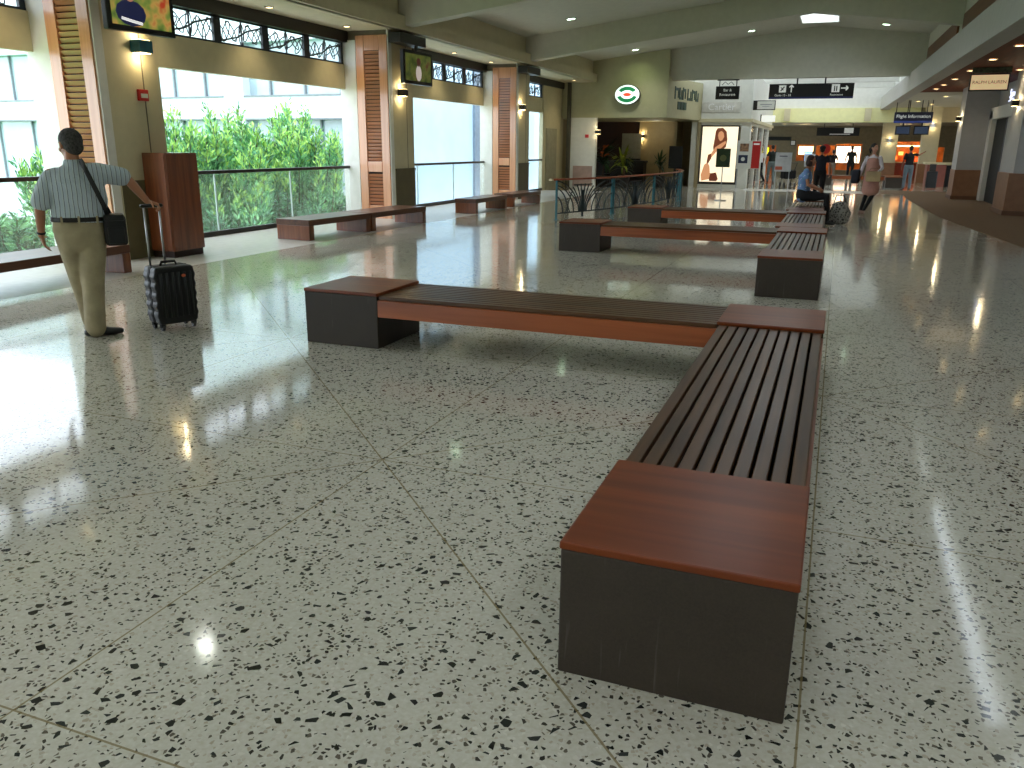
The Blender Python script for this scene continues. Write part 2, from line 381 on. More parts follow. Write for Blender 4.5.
# poster shop front beyond
sf = MB()
sf.box(-5.75, -3.45, 35.05, 35.3, 2.45, 4.40); sf.box(-5.75, -5.42, 35.05, 35.3, 0, 2.45); sf.box(-3.8, -3.45, 35.05, 35.3, 0, 2.45); sf.box(-5.42, -3.8, 35.05, 35.3, 0, .12)
sf.box(-3.7, -3.45, 35.3, 46, 2.45, 4.40)
for y in (35.3, 38., 41., 44.): sf.box(-3.62, -3.45, y, y+.35, 0, 2.45)
sf.box(-7.5, -3.6, 35.2, 45.9, 4.15, 4.25)
struct('wall_store', sf, M_white)
tr = MB(); tr.box(-5.75, -3.37, 34.93, 35.05, 2.55, 2.68); tr.box(-3.45, -3.37, 35.05, 46, 2.55, 2.68)
struct('trim_cornice', tr, M_cream)
wg = MB()
for y in (35.65, 38.35, 41.35): wg.box(-3.56, -3.53, y, y+2.62, .1, 2.45)
struct('window_1', wg, mat('shop_window_glass', (.55, .5, .42), .05, alpha=.5, var=0))
struct('wall_store_back', box(-6.5, -6.4, 35.3, 46, 0, 2.6), MATS['tan_paint'])
# light well beyond the end wall
wv = MB(); wv.box(-7.6, 3.4, 46., 46.2, 3.52, 6.3); wv.box(-7.6, -7.4, 32.1, 46, 4.2, 6.3)
for y in (36.2, 40.4, 44.2): wv.box(-7.4, 2.0, y, y+.22, 4.35, 5.1)
struct('wall_well', wv, M_white)
lw = MB(); lw.box(-7.6, 3.4, 45.9, 46.2, 2.84, 3.52); struct('wall_well_cream', lw, mat('pale_yellow_paint', (.90, .89, .66), .6, var=.02))
yb = MB()
for x in (-2.9, .9): yb.box(x, x+.3, 45.75, 45.9, 2.9, 3.5)
struct('trim_well_pier', yb, M_cream)
rs = MB()
for a_, b_ in ((32.0, 35.2), (36.6, 39.8), (41.2, 43.6), (45.0, 46.2)): rs.box(-7.6, 3.4, a_, b_, 6.2, 6.3)  # unseen slotted roof added to cut the sky light entering the well
struct('ceiling_well_sky_mask', rs, M_white)
struct('wall_well_right', box(3.4, 9, 46.0, 46.2, 2.84, 3.62), M_cream)
struct('ceiling_far', box(-7.6, 9, 46.2, 58, 2.84, 3.0), mat('grey_ceiling_paint', (.56, .55, .50), .7))
# right beam, its upper wall with timber panels
def rb(y): return 2.62-.0205*(y-16)     # outer face of the beam
bm_ = MB(); ys = [-16, 46]
def beam(xa, xb, z0, z1, y0=-16, y1=46):
    vs = [(rb(y)+x, y, z) for y in (y0, y1) for z in (z0, z1) for x in (xa, xb)]
    return MB().add(vs, [(0, 1, 3, 2), (4, 6, 7, 5), (0, 4, 5, 1), (2, 3, 7, 6), (0, 2, 6, 4), (1, 5, 7, 3)])
struct('trim_beam_right', beam(-.42, -.02, 3.42, 4.02), mat('grey_beam_paint', (.72, .71, .68), .6, var=.02), bevel=.01)
struct('wall_right_upper', beam(.0, .12, 4.0, 5.4, -16, 32), M_ceil)
struct('wall_right_well', beam(-.02, .12, 4.0, 6.3, 32.1, 46), M_white)
wp = MB()
for i in range(len(BY)-1):
    q = beam(-.05, .02, 4.1, 4.72, BY[i]+.45, BY[i+1]-.45); wp.add(q.v, q.f)
struct('trim_timber_panel', wp, W_brown)
# side aisle ceiling
struct('ceiling_wood', beam(-.1, 2.2, 3.52, 3.62, -16, 33.9), W_ceil)
struct('ceiling_aisle', box(1.9, 9, 33.9, 46.2, 3.52, 3.62), M_ceil)
struct('ceiling_side', box(4.7, 9, -16, 33.9, 3.5, 3.62), M_ceil)
# right wall with piers and a door
rw = MB(); rw.box(4.5, 4.62, -16, 35.2, 0, 3.6); rw.prism([(3.57, 31), (4.4, 31), (4.62, 31), (4.62, 32.2), (3.57, 32.2)], .95, 3.6)
rw.prism([(4.05, 24.0), (4.62, 23.8), (4.62, 25.6), (4.05, 25.6)], 1.03, 3.6)
struct('wall_right', rw, M_greyw)
bw = MB(); bw.prism([(3.55, 30.98), (4.64, 30.98), (4.64, 32.22), (3.55, 32.22)], 0, .95); bw.prism([(3.96, 23.98), (4.64, 23.78), (4.64, 25.62), (3.96, 25.62)], 0, 1.03)
struct('trim_wainscot_right', bw, M_brownw, bevel=.01)
bb = MB(); bb.prism([(3.53, 30.96), (4.64, 30.96), (4.64, 32.24), (3.53, 32.24)], 0, .12); bb.prism([(3.94, 23.96), (4.64, 23.76), (4.64, 25.64), (3.94, 25.64)], 0, .12)
struct('baseboard_right', bb, mat('brown_base', (.42, .29, .21), .5))
d = struct('door_1', MB().box(4.3, 4.52, 26.3, 26.75, 0, 2.75).box(4.3, 4.52, 30.45, 30.98, 0, 2.75).box(4.3, 4.52, 26.3, 30.98, 2.5, 2.85), M_white, bevel=.01)
MB().box(4.42, 4.46, 26.75, 28.5, .02, 2.5).build('door_leaf', M_greyw, d)
MB().box(4.44, 4.49, 28.5, 30.45, 0, 2.5).build('door_opening', M_blackm, d)
MB().box(4.41, 4.43, 28.4, 28.5, 0, 2.5).box(4.41, 4.43, 27.4, 27.5, 0, 2.5).build('door_stile', mat('navy_strip', (.15, .17, .28), .4), d)
# hall behind the camera and outer closing walls
struct('wall_back', box(-12, 9, -16.2, -16, 0, 6.2), M_cream)
struct('wall_far_right', box(8.9, 9, 35, 58, 0, 3.6), M_cream)
# far end of the corridor: shop fronts
M_tanfar = mat('far_tan_wall', (.50, .45, .35), .6, var=.06)
fb = MB()
def hole_wall(mb, x0, x1, y, z1, holes, th=.2):
    xs = x0
    for a, b, zb, zt in sorted(holes):
        mb.box(xs, a, y, y+th, 0, z1)
        if zb > 0: mb.box(a, b, y, y+th, 0, zb)
        mb.box(a, b, y, y+th, zt, z1); xs = b
    mb.box(xs, x1, y, y+th, 0, z1)
hole_wall(fb, -7.6, 9, 54, 2.84, [(-5.0, -3.7, 0, 1.75), (-2.5, -1.55, .85, 1.8), (-1.4, -.35, .0, 1.75), (-.3, 1.15, .35, 1.85), (2.9, 4.5, 0, 2.0), (4.9, 5.5, .2, 1.7)])
fb.box(-7.6, 9, 57.8, 58, 0, 3)
struct('wall_far', fb, M_tanfar)
struct('wall_shop', MB().box(-7.6, 9, 56.6, 56.7, 0, 2.84), mat('orange_shop_wall', (.78, .42, .16), .6, var=.2, scale=2))
# far pillars
def pillar(x, y, wd, h, label, g='tan pillars along the far corridor'):
    t = thing('pillar', label, 'pillar', (x, y, 0), 0, g)
    MB().box(-wd/2, wd/2, -wd/2, wd/2, .9, h).build('shaft', M_cream, t, bevel=.02)
    MB().box(-wd/2-.03, wd/2+.03, -wd/2-.03, wd/2+.03, 0, .9).build('base', M_brownw, t, bevel=.02)
    s = MB().box(-.1, .1, -wd/2-.1, -wd/2, h-.93, h-.75).build('sconce', M_steel, t)
    lamp('POINT', 'sconce_light', (0, -wd/2-.16, h-.72), L_SCON, (1, .8, .5), t, .04); lamp('POINT', 'sconce_light', (0, -wd/2-.16, h-.98), L_SCON, (1, .8, .5), t, .04)
pillar(2.25, 47.5, .75, 2.84, 'cream pillar with lit sconce, behind the woman in the pink dress, left of the far orange shop')
pillar(3.95, 45.7, .75, 3.52, 'cream pillar with lit sconce, to the right of the man in black')
M_flame = mat('warm_lit_panel', (1, .9, .7), .5, emit=(1, .82, .55), es=5)
M_lit2 = mat('white_lit_panel', (1, .95, .9), .5, emit=(1, .9, .78), es=4)
def lightbox(name, label, cat, x0, x1, y, z0, z1, m, frame=M_dark):
    t = thing(name, label, cat, ((x0+x1)/2, y, z0)); w2 = (x1-x0)/2
    MB().box(-w2, w2, -.06, 0, 0, z1-z0).build('panel', m, t)
    MB().box(-w2-.04, w2+.04, 0, .06, -.04, z1-z0+.04).build('frame', frame, t)
    return t
lightbox('menu_board', 'bright warm-lit shop display, behind the two dark figures at the far end', 'display', -.25, 1.1, 55.6, .75, 1.7, M_lit2)
lightbox('menu_board', 'small warm-lit display at the far end, left of the orange doorway', 'display', -2.45, -1.6, 55.6, 1.2, 1.7, M_flame)
lightbox('monitor', 'small bluish screen below the warm-lit display at the far end', 'screen', -2.0, -1.6, 54.0, .85, 1.35, mat('blue_screen', (.6, .75, 1), .4, emit=(.6, .78, 1), es=2))
lightbox('menu_board', 'long warm light strip across the top of the far right shop', 'light', 3.0, 4.4, 55.6, 1.72, 1.8, M_flame)
lightbox('sign_board', 'small yellow lit sign over the far left doorway', 'sign', -4.6, -4.1, 53.94, 1.2, 1.6, mat('yellow_lit', (1, .95, .1), .5, emit=(1, .93, .1), es=1.5))
lightbox('sign_board', 'dark blank overhead sign board above the far left doorway', 'sign', -4.95, -2.9, 53.94, 2.06, 2.2, M_black)
lightbox('sign_board', 'tiny white hanging square sign right of the long dark far board', 'sign', -2.85, -2.63, 53.94, 1.77, 2.0, mat('white_card', (.9, .9, .88), .5))
t = thing('wall_disc', 'round red disc sign on the far tan wall, right of the small warm display', 'sign', (-.85, 53.93, 1.55)); MB().tube([(0, -.05, 0), (0, 0, 0)], .28, 24).build('disc', M_red, t)
t = thing('shop_counter', 'low red shop counter inside the far right shop', 'counter', (3.7, 55.2, 0)); MB().box(-.7, .7, -.3, .3, 0, .8).build('body', mat('red_counter', (.6, .2, .1), .5), t); MB().box(-.75, .75, -.35, .35, .8, .85).build('worktop', M_cream, t)
for x, z, c in ((3.1, 1.1, (1, .5, .2)), (3.4, 1.35, (1, .8, .4)), (3.75, 1.1, (1, .35, .15)), (4.1, 1.3, (1, .7, .3)), (4.35, 1.0, (1, .4, .2))):
    t = thing('display_box', 'glowing merchandise box on the back shelf of the far right shop', 'display box', (x, 56.3, z-.12), 0, 'lit boxes in the far right shop')
    box(-.12, .12, -.1, .1, 0, .2).build('box_body', mat('lit_box_%d' % int(c[1]*100), c, .5, emit=c, es=1.6), t)
for x, y, e in ((-4.3, 55.5, 12), (-.9, 55.3, 45), (.4, 55.3, 45), (3.7, 55.2, 70), (5.2, 55.5, 30), (-2, 50, 26), (2.9, 50, 14), (6, 45, 14), (6.5, 39, 30)):
    lamp('POINT', 'shop_light', (x, y, 2.55), e, (1, .74, .42), size=.15)
# counter and red cabinet, right side past the pier
t = thing('service_counter', 'cream topped counter with brick-red end, beyond the grey right-hand pier', 'counter', (4.35, 41.5, 0))
MB().box(-.75, .0, -.5, .5, 0, .95).build('body', mat('brick_red', (.50, .25, .18), .5), t); MB().box(-.85, 1.2, -.6, .6, .95, 1.03).build('worktop', M_cream, t)
MB().box(.05, 1.0, -.3, .5, 0, .9).build('recess', M_blackm, t)

# ------------------------------------------------------------------ facade things
def shutter(y, label):
    t = thing('louvered_shutter', label, 'shutter', (-9.5, y-.036, 0), 0, 'louvered timber shutters on the left piers')
    x0, x1 = -.345, .405; H = 3.78; f = MB(); D = -.05
    f.box(x0, x0+.19, D, 0, 0, H); f.box(x1-.19, x1, D, 0, 0, H)
    for a, b in ((0, .28), (1.0, 1.22), (H-.3, H)): f.box(x0+.2, x1-.2, D, 0, a, b)
    f.build('frame', W_shut, t, bevel=.006)
    for a, b in ((.28, 1.0), (1.22, H-.3)):
        s = MB(); z = a+.01
        while z < b-.05:
            m = Matrix.Translation((0, -.022, z+.035)) @ Matrix.Rotation(R(28), 4, 'X')
            s.box(x0+.18, x1-.18, -.005, .005, -.032, .032, m); z += .075
        s.build('louvers', W_louv, t)
        MB().box(x0+.19, x1-.19, -.004, 0, a, b).build('backing', mat('louver_gap_shade', (.12, .08, .06), .8), t)  # dark sheet added to stand for the shade between the louvers
    return t
shutter(PY[3], 'tall louvered wooden shutter on the pier behind the standing man')
shutter(PY[4], 'tall louvered wooden shutter between the bush opening and the second hanging television')
shutter(PY[5], 'tall louvered wooden shutter furthest from the camera, behind the far pair of window benches')

def bay(y0, y1, label, scr, no):
    n = max(1, round((y1-y0)/2.2))
    t = thing('balcony_railing', label, 'railing', (XG, y0, 0), 0, 'dark railings with glass across the openings')
    L = y1-y0
    MB().box(-.035, .035, 0, L, 1.06, 1.12).build('top_rail', M_dark, t, bevel=.01)
    MB().box(-.04, .04, 0, L, 0, .085).build('bottom_rail', M_dark, t, bevel=.005)
    for i in range(n):
        a, b = i*L/n+.01, (i+1)*L/n-.01
        MB().box(-.006, .006, a, b, .085, 1.06).build('glass_panel', M_glass, t)
        if i: MB().box(-.012, .012, i*L/n-.012, i*L/n+.012, .085, 1.06).build('glass_joint', mat('pale_joint', (.75, .82, .8), .3), t)
    # fretwork clerestory
    s = thing('fretwork_screen', scr, 'screen', (XG-.05, y0, 3.22), 0, 'dark leaf-pattern metal screens over the openings')
    MB().box(-.03, .03, 0, L, 0, .035).box(-.03, .03, 0, L, .42, .46).build('frame', M_iron, s)
    m = MB(); k = max(1, round(L/1.3)); st = L/k
    for i in range(k+1):
        y = i*st; m.box(-.025, .025, max(0, y-.09), min(L, y+.09), 0, .44)
    rr = random.Random(no)
    for i in range(k):
        c = (i+.5)*st
        for q in range(9):
            a0 = c+(q-4)*st*.105; ang = (1 if q % 2 else -1)*rr.uniform(.55, 1.15) if q not in (4,) else 1.57; ln = rr.uniform(.15, .20); wd = ln*.36
            P = []
            cz_ = .225+rr.uniform(-.03, .03)
            for a in range(13):
                u = 2*math.pi*a/12; uu, vv = ln*math.cos(u), wd*math.sin(u)*(1 if True else 1)
                P.append((0, min(L, max(0, a0+uu*math.cos(ang)-vv*math.sin(ang))), min(.43, max(.02, cz_+uu*math.sin(ang)+vv*math.cos(ang)))))
            m.tube(P, .010, 5)
        m.tube([(0, c-st*.42, .06), (0, c-.1, .16), (0, c+.15, .28), (0, c+st*.42, .38)], .016, 5); m.box(-.012, .012, c-.012, c+.012, .02, .43)
    m.build('leaf_pattern', M_iron, s)
bay(PY[2]+PW, PY[3]-.06, 'dark rail over glass panels, behind the man on the far left', 'leaf-pattern metal screen at the top left corner above the man', 1)
bay(PY[3]+PW, PY[4]-.06, 'dark rail over glass panels in front of the large green bush', 'long leaf-pattern metal screen above the opening with the green bush', 2)
bay(PY[4]+PW, PY[5]-.06, 'dark rail over glass panels in front of the pale blue wall', 'leaf-pattern metal screen right of the second hanging television', 3)
bay(PY[5]+PW, 29.2, 'short dark rail over glass in the narrow last opening', 'short leaf-pattern metal screen over the narrow last opening', 4)
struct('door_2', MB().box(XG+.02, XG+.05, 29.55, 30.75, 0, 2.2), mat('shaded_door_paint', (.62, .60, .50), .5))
struct('trim_corner_post', MB().box(-9.88, -9.76, 31.25, 31.4, 0, Z_SOF), mat('olive_post', (.27, .25, .18), .5))

# header caps on the piers
for y, l in ((PY[3], 'dark bracket box under the ceiling, above the first hanging television'), (PY[4], 'dark bracket box above the second hanging television'), (PY[5], 'dark bracket box at the top of the furthest louvered pier')):
    t = thing('bracket_box', l, 'bracket', (XP+.035, y-.1, 3.62)); MB().box(-.0, .30, 0, 1.15, 0, .2).build('body', M_dark, t, bevel=.01)

# recessed lights
M_on = mat('lamp_diffuser_warm', (1, .95, .8), .5, emit=(1, .86, .6), es=9)
M_ong = mat('lamp_diffuser_greenish', (.9, 1, .9), .5, emit=(.86, 1, .84), es=12)
def downlight(loc, energy, color, dm, label, group, r=.09, tilt=(0, 0, 0), ang=120):
    t = thing('recessed_downlight', label, 'ceiling light', loc, 0, group); t.rotation_euler = tilt
    n = 20; ri = MB()
    vs = []; fs = []
    for k, (rr, z) in enumerate(((r*1.35, -.001), (r*1.35, -.018), (r, -.018), (r, -.001))):
        vs += [(rr*math.cos(2*math.pi*i/n), rr*math.sin(2*math.pi*i/n), z) for i in range(n)]
    for k in range(3):
        for i in range(n): fs.append((k*n+i, k*n+(i+1) % n, (k+1)*n+(i+1) % n, (k+1)*n+i))
    ri.add(vs, fs); ri.build('trim_ring', M_steel, t)
    MB().tube([(0, 0, -.012), (0, 0, -.004)], r*.98, n).build('diffuser', dm, t)
    lamp('SPOT', 'lamp_light', (0, 0, -.04), energy, color, t, r*.8, angle=ang, blend=.8)
    return t
g1 = 'round downlights in the main gabled ceiling'
for y in (-8.2, -.5, 7.3, 15.1, 22.6, 30.2):
    for x in (-7.1, -3.2, .9):  # inner pairs behind the camera are added unseen, to make up lost light
        if x > -7 and 0 < y < 25: continue
        d = {(-7.1, 22.6): 'round ceiling light in the gabled ceiling nearest above the green sign wall side, left slope', (-7.1, 30.2): 'greenish round ceiling light directly above the oval green sign', (.9, 30.2): 'lit round ceiling light right of the ridge skylight', (-3.2, 30.2): 'lit round ceiling light left of the ridge skylight'}.get((x, y), 'round downlight in the gabled ceiling, inner ones behind the camera added as fill')
        tl = -math.atan((ZRd-ZE)/(XR+9)) if x < XR else math.atan((ZRd-ZE2)/(XE-XR))
        downlight((x, y, cz(x)-.002), L_DOWN*(1 if x < -7 else .7), (1, .985, .94), M_ong, d, g1 if d.startswith('round downlight') else None, tilt=(0, tl, 0), r=.11)
for i in range(4):
    ys_ = PY[i+2]
    for k, dy in enumerate((-.75, -3.25, -5.75)):
        names = {(3, 0): 'soffit light just before the furthest louvered shutter', (3, 1): 'soffit light above the pale blue wall opening, near the second television', (3, 2): 'soffit light hidden just past the second television', (2, 0): 'soffit light just before the louvered shutter by the second television', (2, 1): 'soffit light over the middle of the bush opening', (2, 2): 'soffit light over the near end of the bush opening'}
        downlight((-9.62, ys_+dy, Z_SOF), L_SOFF, (1, .83, .52), M_on, names.get((i, k), 'small warm light in the window soffit outside the view'), 'warm lights in the window soffit' if (i, k) not in names else None, r=.06, ang=105)
downlight((-9.4, 26.6, Z_SOF), L_SOFF, (1, .83, .52), M_on, 'soffit light over the narrow last opening', None, r=.06, ang=105)
downlight((-9.3, 30.2, Z_SOF), L_SOFF, (1, .83, .52), M_on, 'soffit light shining on the wall beside the kiosk', None, r=.06, ang=105)
for i, y in enumerate((-6, 0, 6, 12, 16.5, 19.2, 21.9, 24.8, 27.6, 29.9, 31.8)):
    downlight((rb(y)+.42, y, 3.515), L_WOOD, (1, .80, .52), M_on, 'small round light set in the orange timber ceiling on the right', 'lights in the timber ceiling', r=.08)
    if i > 3 and i % 2: downlight((rb(y)+1.5, y, 3.515), L_WOOD, (1, .80, .52), M_on, 'small round light set in the orange timber ceiling on the right', 'lights in the timber ceiling', r=.08)
for (x, y) in ((3.5, 36.5), (2.8, 40.), (3.6, 43)): downlight((x, y, 3.515), L_WOOD*1.6, (1, .82, .55), M_on, 'small round light in the cream ceiling beyond the timber ceiling', 'lights in the cream aisle ceiling', r=.08)
for (x, y) in ((.2, 48.5), (-3, 48.5), (3.2, 49)): downlight((x, y, 2.835), L_WOOD*2, (1, .85, .6), M_on, 'round light in the low grey ceiling at the far end', 'lights in the low far ceiling', r=.1)
lamp('SPOT', 'sign_wash_light', (-7.2, 30.3, 4.75), 22, (.8, 1, .5), size=.08, rot=(R(38), 0, 0), angle=95, blend=1)

# sconces
def sconce(loc, rz, label, m=M_teal, e=L_SCON, s=1.0):
    t = thing('wall_sconce', label, 'wall light', loc, rz)
    MB().box(-.1*s, .1*s, -.16*s, 0, -.07*s, .07*s).build('housing', m, t, bevel=.012)
    MB().box(-.08*s, .08*s, -.14*s, -.02, -.075*s, -.069*s).build('lower_lens', M_on, t); MB().box(-.08*s, .08*s, -.14*s, -.02, .069*s, .075*s).build('upper_lens', M_on, t)
    lamp('POINT', 'sconce_light', (0, -.10*s, -.13*s), e, (1, .80, .48), t, .03); lamp('POINT', 'sconce_light', (0, -.10*s, .13*s), e, (1, .80, .48), t, .03)
    return t
sconce((XP, 9.27, 2.82), R(90), 'teal box sconce under the first hanging television', s=1.15)
sconce((XP, 16.65, 2.66), R(90), 'small dark sconce under the second hanging television', M_dark)
sconce((XP, 24.1, 2.68), R(90), 'small dark sconce on the pier by the furthest louvered shutter', M_dark)
sconce((-8.65, 31.4, 2.1), 0, 'sconce at the left edge of the dark kiosk recess', M_dark, L_SCON*.7)
sconce((-8.15, 36.8, 2.02), 0, 'sconce on the tan wall inside the kiosk recess', M_dark, L_SCON*.8)
sconce((3.57, 31.6, 2.55), R(-90), 'sconce on the grey right-hand pier beyond the white door', M_dark)
sconce((4.05, 24.9, 2.72), R(-90), 'sconce on the nearest right-hand pier at the photo edge', M_dark)
# small wall items
t = thing('fire_alarm', 'red fire alarm box on the pier above the wooden cabinet', 'alarm', (XP, 9.27, 2.2)); MB().box(0, .05, -.085, .085, -.075, .075).build('body', M_red, t, bevel=.01); MB().box(.05, .054, -.06, .06, -.035, .02).build('plate', M_white, t)
t = thing('fire_alarm', 'small red alarm light on the white wall left of the kiosk recess', 'alarm', (-9.1, 31.4, 1.95)); MB().box(-.07, .07, -.05, 0, -.06, .06).build('body', M_red, t, bevel=.01)
t = thing('phone_panel', 'brownish panel low on the white wall behind the teal railing', 'panel', (-9.2, 31.398, .5)); MB().box(-.42, .35, -.04, 0, -.4, .35).build('panel', mat('pinkish_panel', (.66, .55, .5), .5), t, bevel=.008)
t = thing('wall_plate', 'small round fitting on the grey pier beside the white door', 'fitting', (3.95, 31.0, 1.25)); MB().tube([(0, 0, 0), (0, -.03, 0)], .035, 16).build('plate', M_steel, t)

# televisions
def tv(loc, rz, wd, h, label, kind):
    t = thing('hanging_television', label, 'television', loc, rz)
    MB().box(-wd/2, wd/2, 0, .09, -h/2, h/2).build('housing', M_black, t, bevel=.012)
    MB().box(-.04, .04, .03, .07, h/2, h/2+.2).build('hanger', M_dark, t)
    b = .07; S = MB().box(-wd/2+b, wd/2-b, -.004, 0, -h/2+b, h/2-b)
    sm = NG('screen_'+kind); tc = sm.n('ShaderNodeTexCoord'); nz = sm.n('ShaderNodeTexNoise'); nz.inputs['Scale'].default_value = 4.5; sm.L.new(tc.outputs['Object'], nz.inputs['Vector'])
    cr = sm.n('ShaderNodeValToRGB'); sm.L.new(nz.outputs['Fac'], cr.inputs[0]); e = cr.color_ramp.elements
    cols = [(.16, .30, .12), (.42, .48, .20), (.66, .52, .26), (.62, .22, .12)] if kind == 'a' else [(.10, .16, .08), (.30, .35, .12), (.40, .42, .18), (.35, .15, .10)]
    e[0].position = .3; e[0].color = (*srgb(cols[0]), 1); e[1].position = .7; e[1].color = (*srgb(cols[3]), 1)
    for p, c in ((.45, cols[1]), (.57, cols[2])): x = e.new(p); x.color = (*srgb(c), 1)
    sm.L.new(cr.outputs[0], sm.b.inputs['Emission Color']); sm.b.inputs['Emission Strength'].default_value = 1.0 if kind == 'a' else .55; sm.b.inputs['Base Color'].default_value = (.02, .02, .02, 1); sm.b.inputs['Roughness'].default_value = .2
    sc_ = S.build('screen', sm.m, t)
    nm = mat('screen_navy_'+kind, (.02, .02, .03), .3, emit=(.10, .12, .25) if kind == 'a' else (.75, .7, .66), es=.8); sk_ = mat('screen_skin_'+kind, (.02, .02, .03), .3, emit=(.72, .5, .36) if kind == 'a' else (.25, .12, .08), es=.8)
    cx = -.16*wd if kind == 'a' else 0
    MB().ell((cx, -.006, -.16*h), (.22*wd if kind == 'a' else .1*wd, .004, .24*h), 16, 6).build('picture_body', nm, sc_)
    MB().ell((cx, -.008, .17*h), (.075*wd, .004, .13*h), 16, 6).build('picture_head', sk_, sc_)
    if kind == 'a':
        MB().tube([(cx-.16, -.013, -.27*h), (cx-.02, -.013, -.30*h), (cx+.16, -.013, -.33*h)], [(.018, .004)]*3, 8, up=(0, 1, 0)).build('picture_mark', mat('caption_white', (.9, .9, .9), .5, emit=(.9, .9, .9), es=.8), sc_)
tv((-8.66, 9.0, 3.27), R(86), 1.08, .66, 'black hanging television with a man in a dark shirt on screen, top left', 'a')
tv((-8.72, 16.86, 3.17), R(86), 1.18, .68, 'black hanging television with a dim picture, beside the second louvered shutter', 'b')

# ------------------------------------------------------------------ seating
def lbench(name, label, x0, x1, y0, y1, xl, nearcap=True, g='L-shaped slatted benches in the concourse'):
    """x0..x1 the long arm, y0..y1 its extent; cross arm runs to xl"""
    W_ = x1-x0; H = .45; ct = .026; t = thing(name, label, 'bench', (x0, y0, 0), 0, g)
    D = .72; Ltot = y1-y0; hb = H-ct
    def blk(ax, ay, ox=0.):
        MB().box(ax+.003, ax+W_-.003, ay+.003, ay+D-.003, 0, hb).build('block', M_block, t, bevel=.006)
        MB().box(ax-.001, ax+W_+.001, ay-.001, ay+D+.001, hb, H).build('cap', W_cap, t, bevel=.006)
    blk(0, 0); blk(0, Ltot-D)
    n = 10; gp = .013; sw = (W_-.03-(n-1)*gp)/n
    for i in range(n):
        a = .015+i*(sw+gp)
        MB().box(a, a+sw, D+.006, Ltot-D-.006, H-.052, H-.022).build('slat', W_slaty, t, bevel=.004)
    MB().box(0, .035, D, Ltot-D, H-.19, H-.053).box(W_-.035, W_, D, Ltot-D, H-.19, H-.053).build('side_rail', W_apy, t, bevel=.004)
    MB().box(.036, W_-.036, D, Ltot-D, H-.19, H-.16).build('base_board', M_blackm, t)
    if xl is not None:
        b0 = xl-x0; blk(b0, Ltot-D)
        xa, xb = b0+W_, 0; sw2 = (D-.03-(n-1)*gp)/n
        for i in range(n):
            a = Ltot-D+.015+i*(sw2+gp)
            MB().box(xa+.006, xb-.006, a, a+sw2, H-.052, H-.022).build('slat', W_slatx, t, bevel=.004)
        MB().box(xa, xb, Ltot-D, Ltot-D+.035, H-.19, H-.053).box(xa, xb, Ltot-.035, Ltot, H-.19, H-.053).build('side_rail', W_apx, t, bevel=.004)
        MB().box(xa, xb, Ltot-D+.036, Ltot-.036, H-.19, H-.16).build('base_board', M_blackm, t)
    return t
lbench('slatted_bench', 'large L-shaped bench nearest the camera, slatted seat with red-brown caps and dark blocks', -.655, .028, 2.11, 6.28, -3.97)
lbench('slatted_bench', 'second L-shaped bench, directly behind the nearest one, its end block facing the camera', -.725, -.055, 9.33, 13.05, -3.98)
lbench('slatted_bench', 'third L-shaped bench, cross arm reaching left in front of the teal railing end', -.80, -.13, 13.08, 16.78, -3.78)
lbench('slatted_bench', 'straight slatted bench on which the woman with the patterned blue top sits', -.86, -.19, 16.82, 20.6, None)
lbench('slatted_bench', 'distant bench with dark end blocks behind the woman in the pink dress', 1.9, 2.6, 38.8, 41.2, -.95)

def wbench(label, p0, p1, wd=.70, h=.345, g='low wooden benches along the windows'):
    p0, p1 = Vector(p0), Vector(p1); d = p1-p0; L = d.length; rz = math.atan2(d.y, d.x)
    t = thing('window_bench', label, 'bench', (p0.x, p0.y, 0), rz, g)    # local x along, y towards the window
    MB().box(0, L, 0, wd, h-.1, h).build('seat', W_bx, t, bevel=.006)
    for a in (0, L-.14): MB().box(a+.005, a+.135, .005, wd-.005, 0, h-.1).build('leg', W_bz, t, bevel=.006)
    return t
W_bx = wood('window_bench_wood', (.26, .14, .08), (.39, .23, .14), 0, .36, .1); W_bz = wood('window_bench_leg_wood', (.36, .18, .085), (.53, .30, .16), 2, .3, .3)
wbench('low wooden bench behind the man, running out of the left edge', (-8.05, 5.2), (-8.2, 7.9))
wbench('nearer low wooden bench of the pair below the green bush', (-8.2, 11.75), (-8.08, 13.55))
wbench('further low wooden bench of the pair below the green bush, against the pier', (-8.08, 13.6), (-7.96, 15.6))
wbench('nearer low wooden bench of the far pair by the pale blue wall', (-7.98, 18.25), (-7.95, 20.2), .56)
wbench('furthest low wooden bench, beside the teal railing', (-7.98, 20.7), (-7.86, 22.6), .56)

# wooden cabinet by the pier
t = thing('wooden_cabinet', 'tall reddish wooden cabinet standing against the pier behind the suitcase', 'cabinet', (-9.05, 9.12, 0))
MB().box(0, .40, 0, .62, .09, 1.44).build('body', W_kiosk, t, bevel=.006)
MB().box(.01, .38, .015, .60, 0, .09).build('plinth', mat('dark_plinth', (.16, .07, .04), .5), t)
MB().box(.40, .412, .01, .61, .11, 1.42).build('side_panel', W_kiosk, t, bevel=.004); MB().box(.01, .39, -.012, 0, .11, 1.42).build('front_panel', W_kiosk, t, bevel=.004)

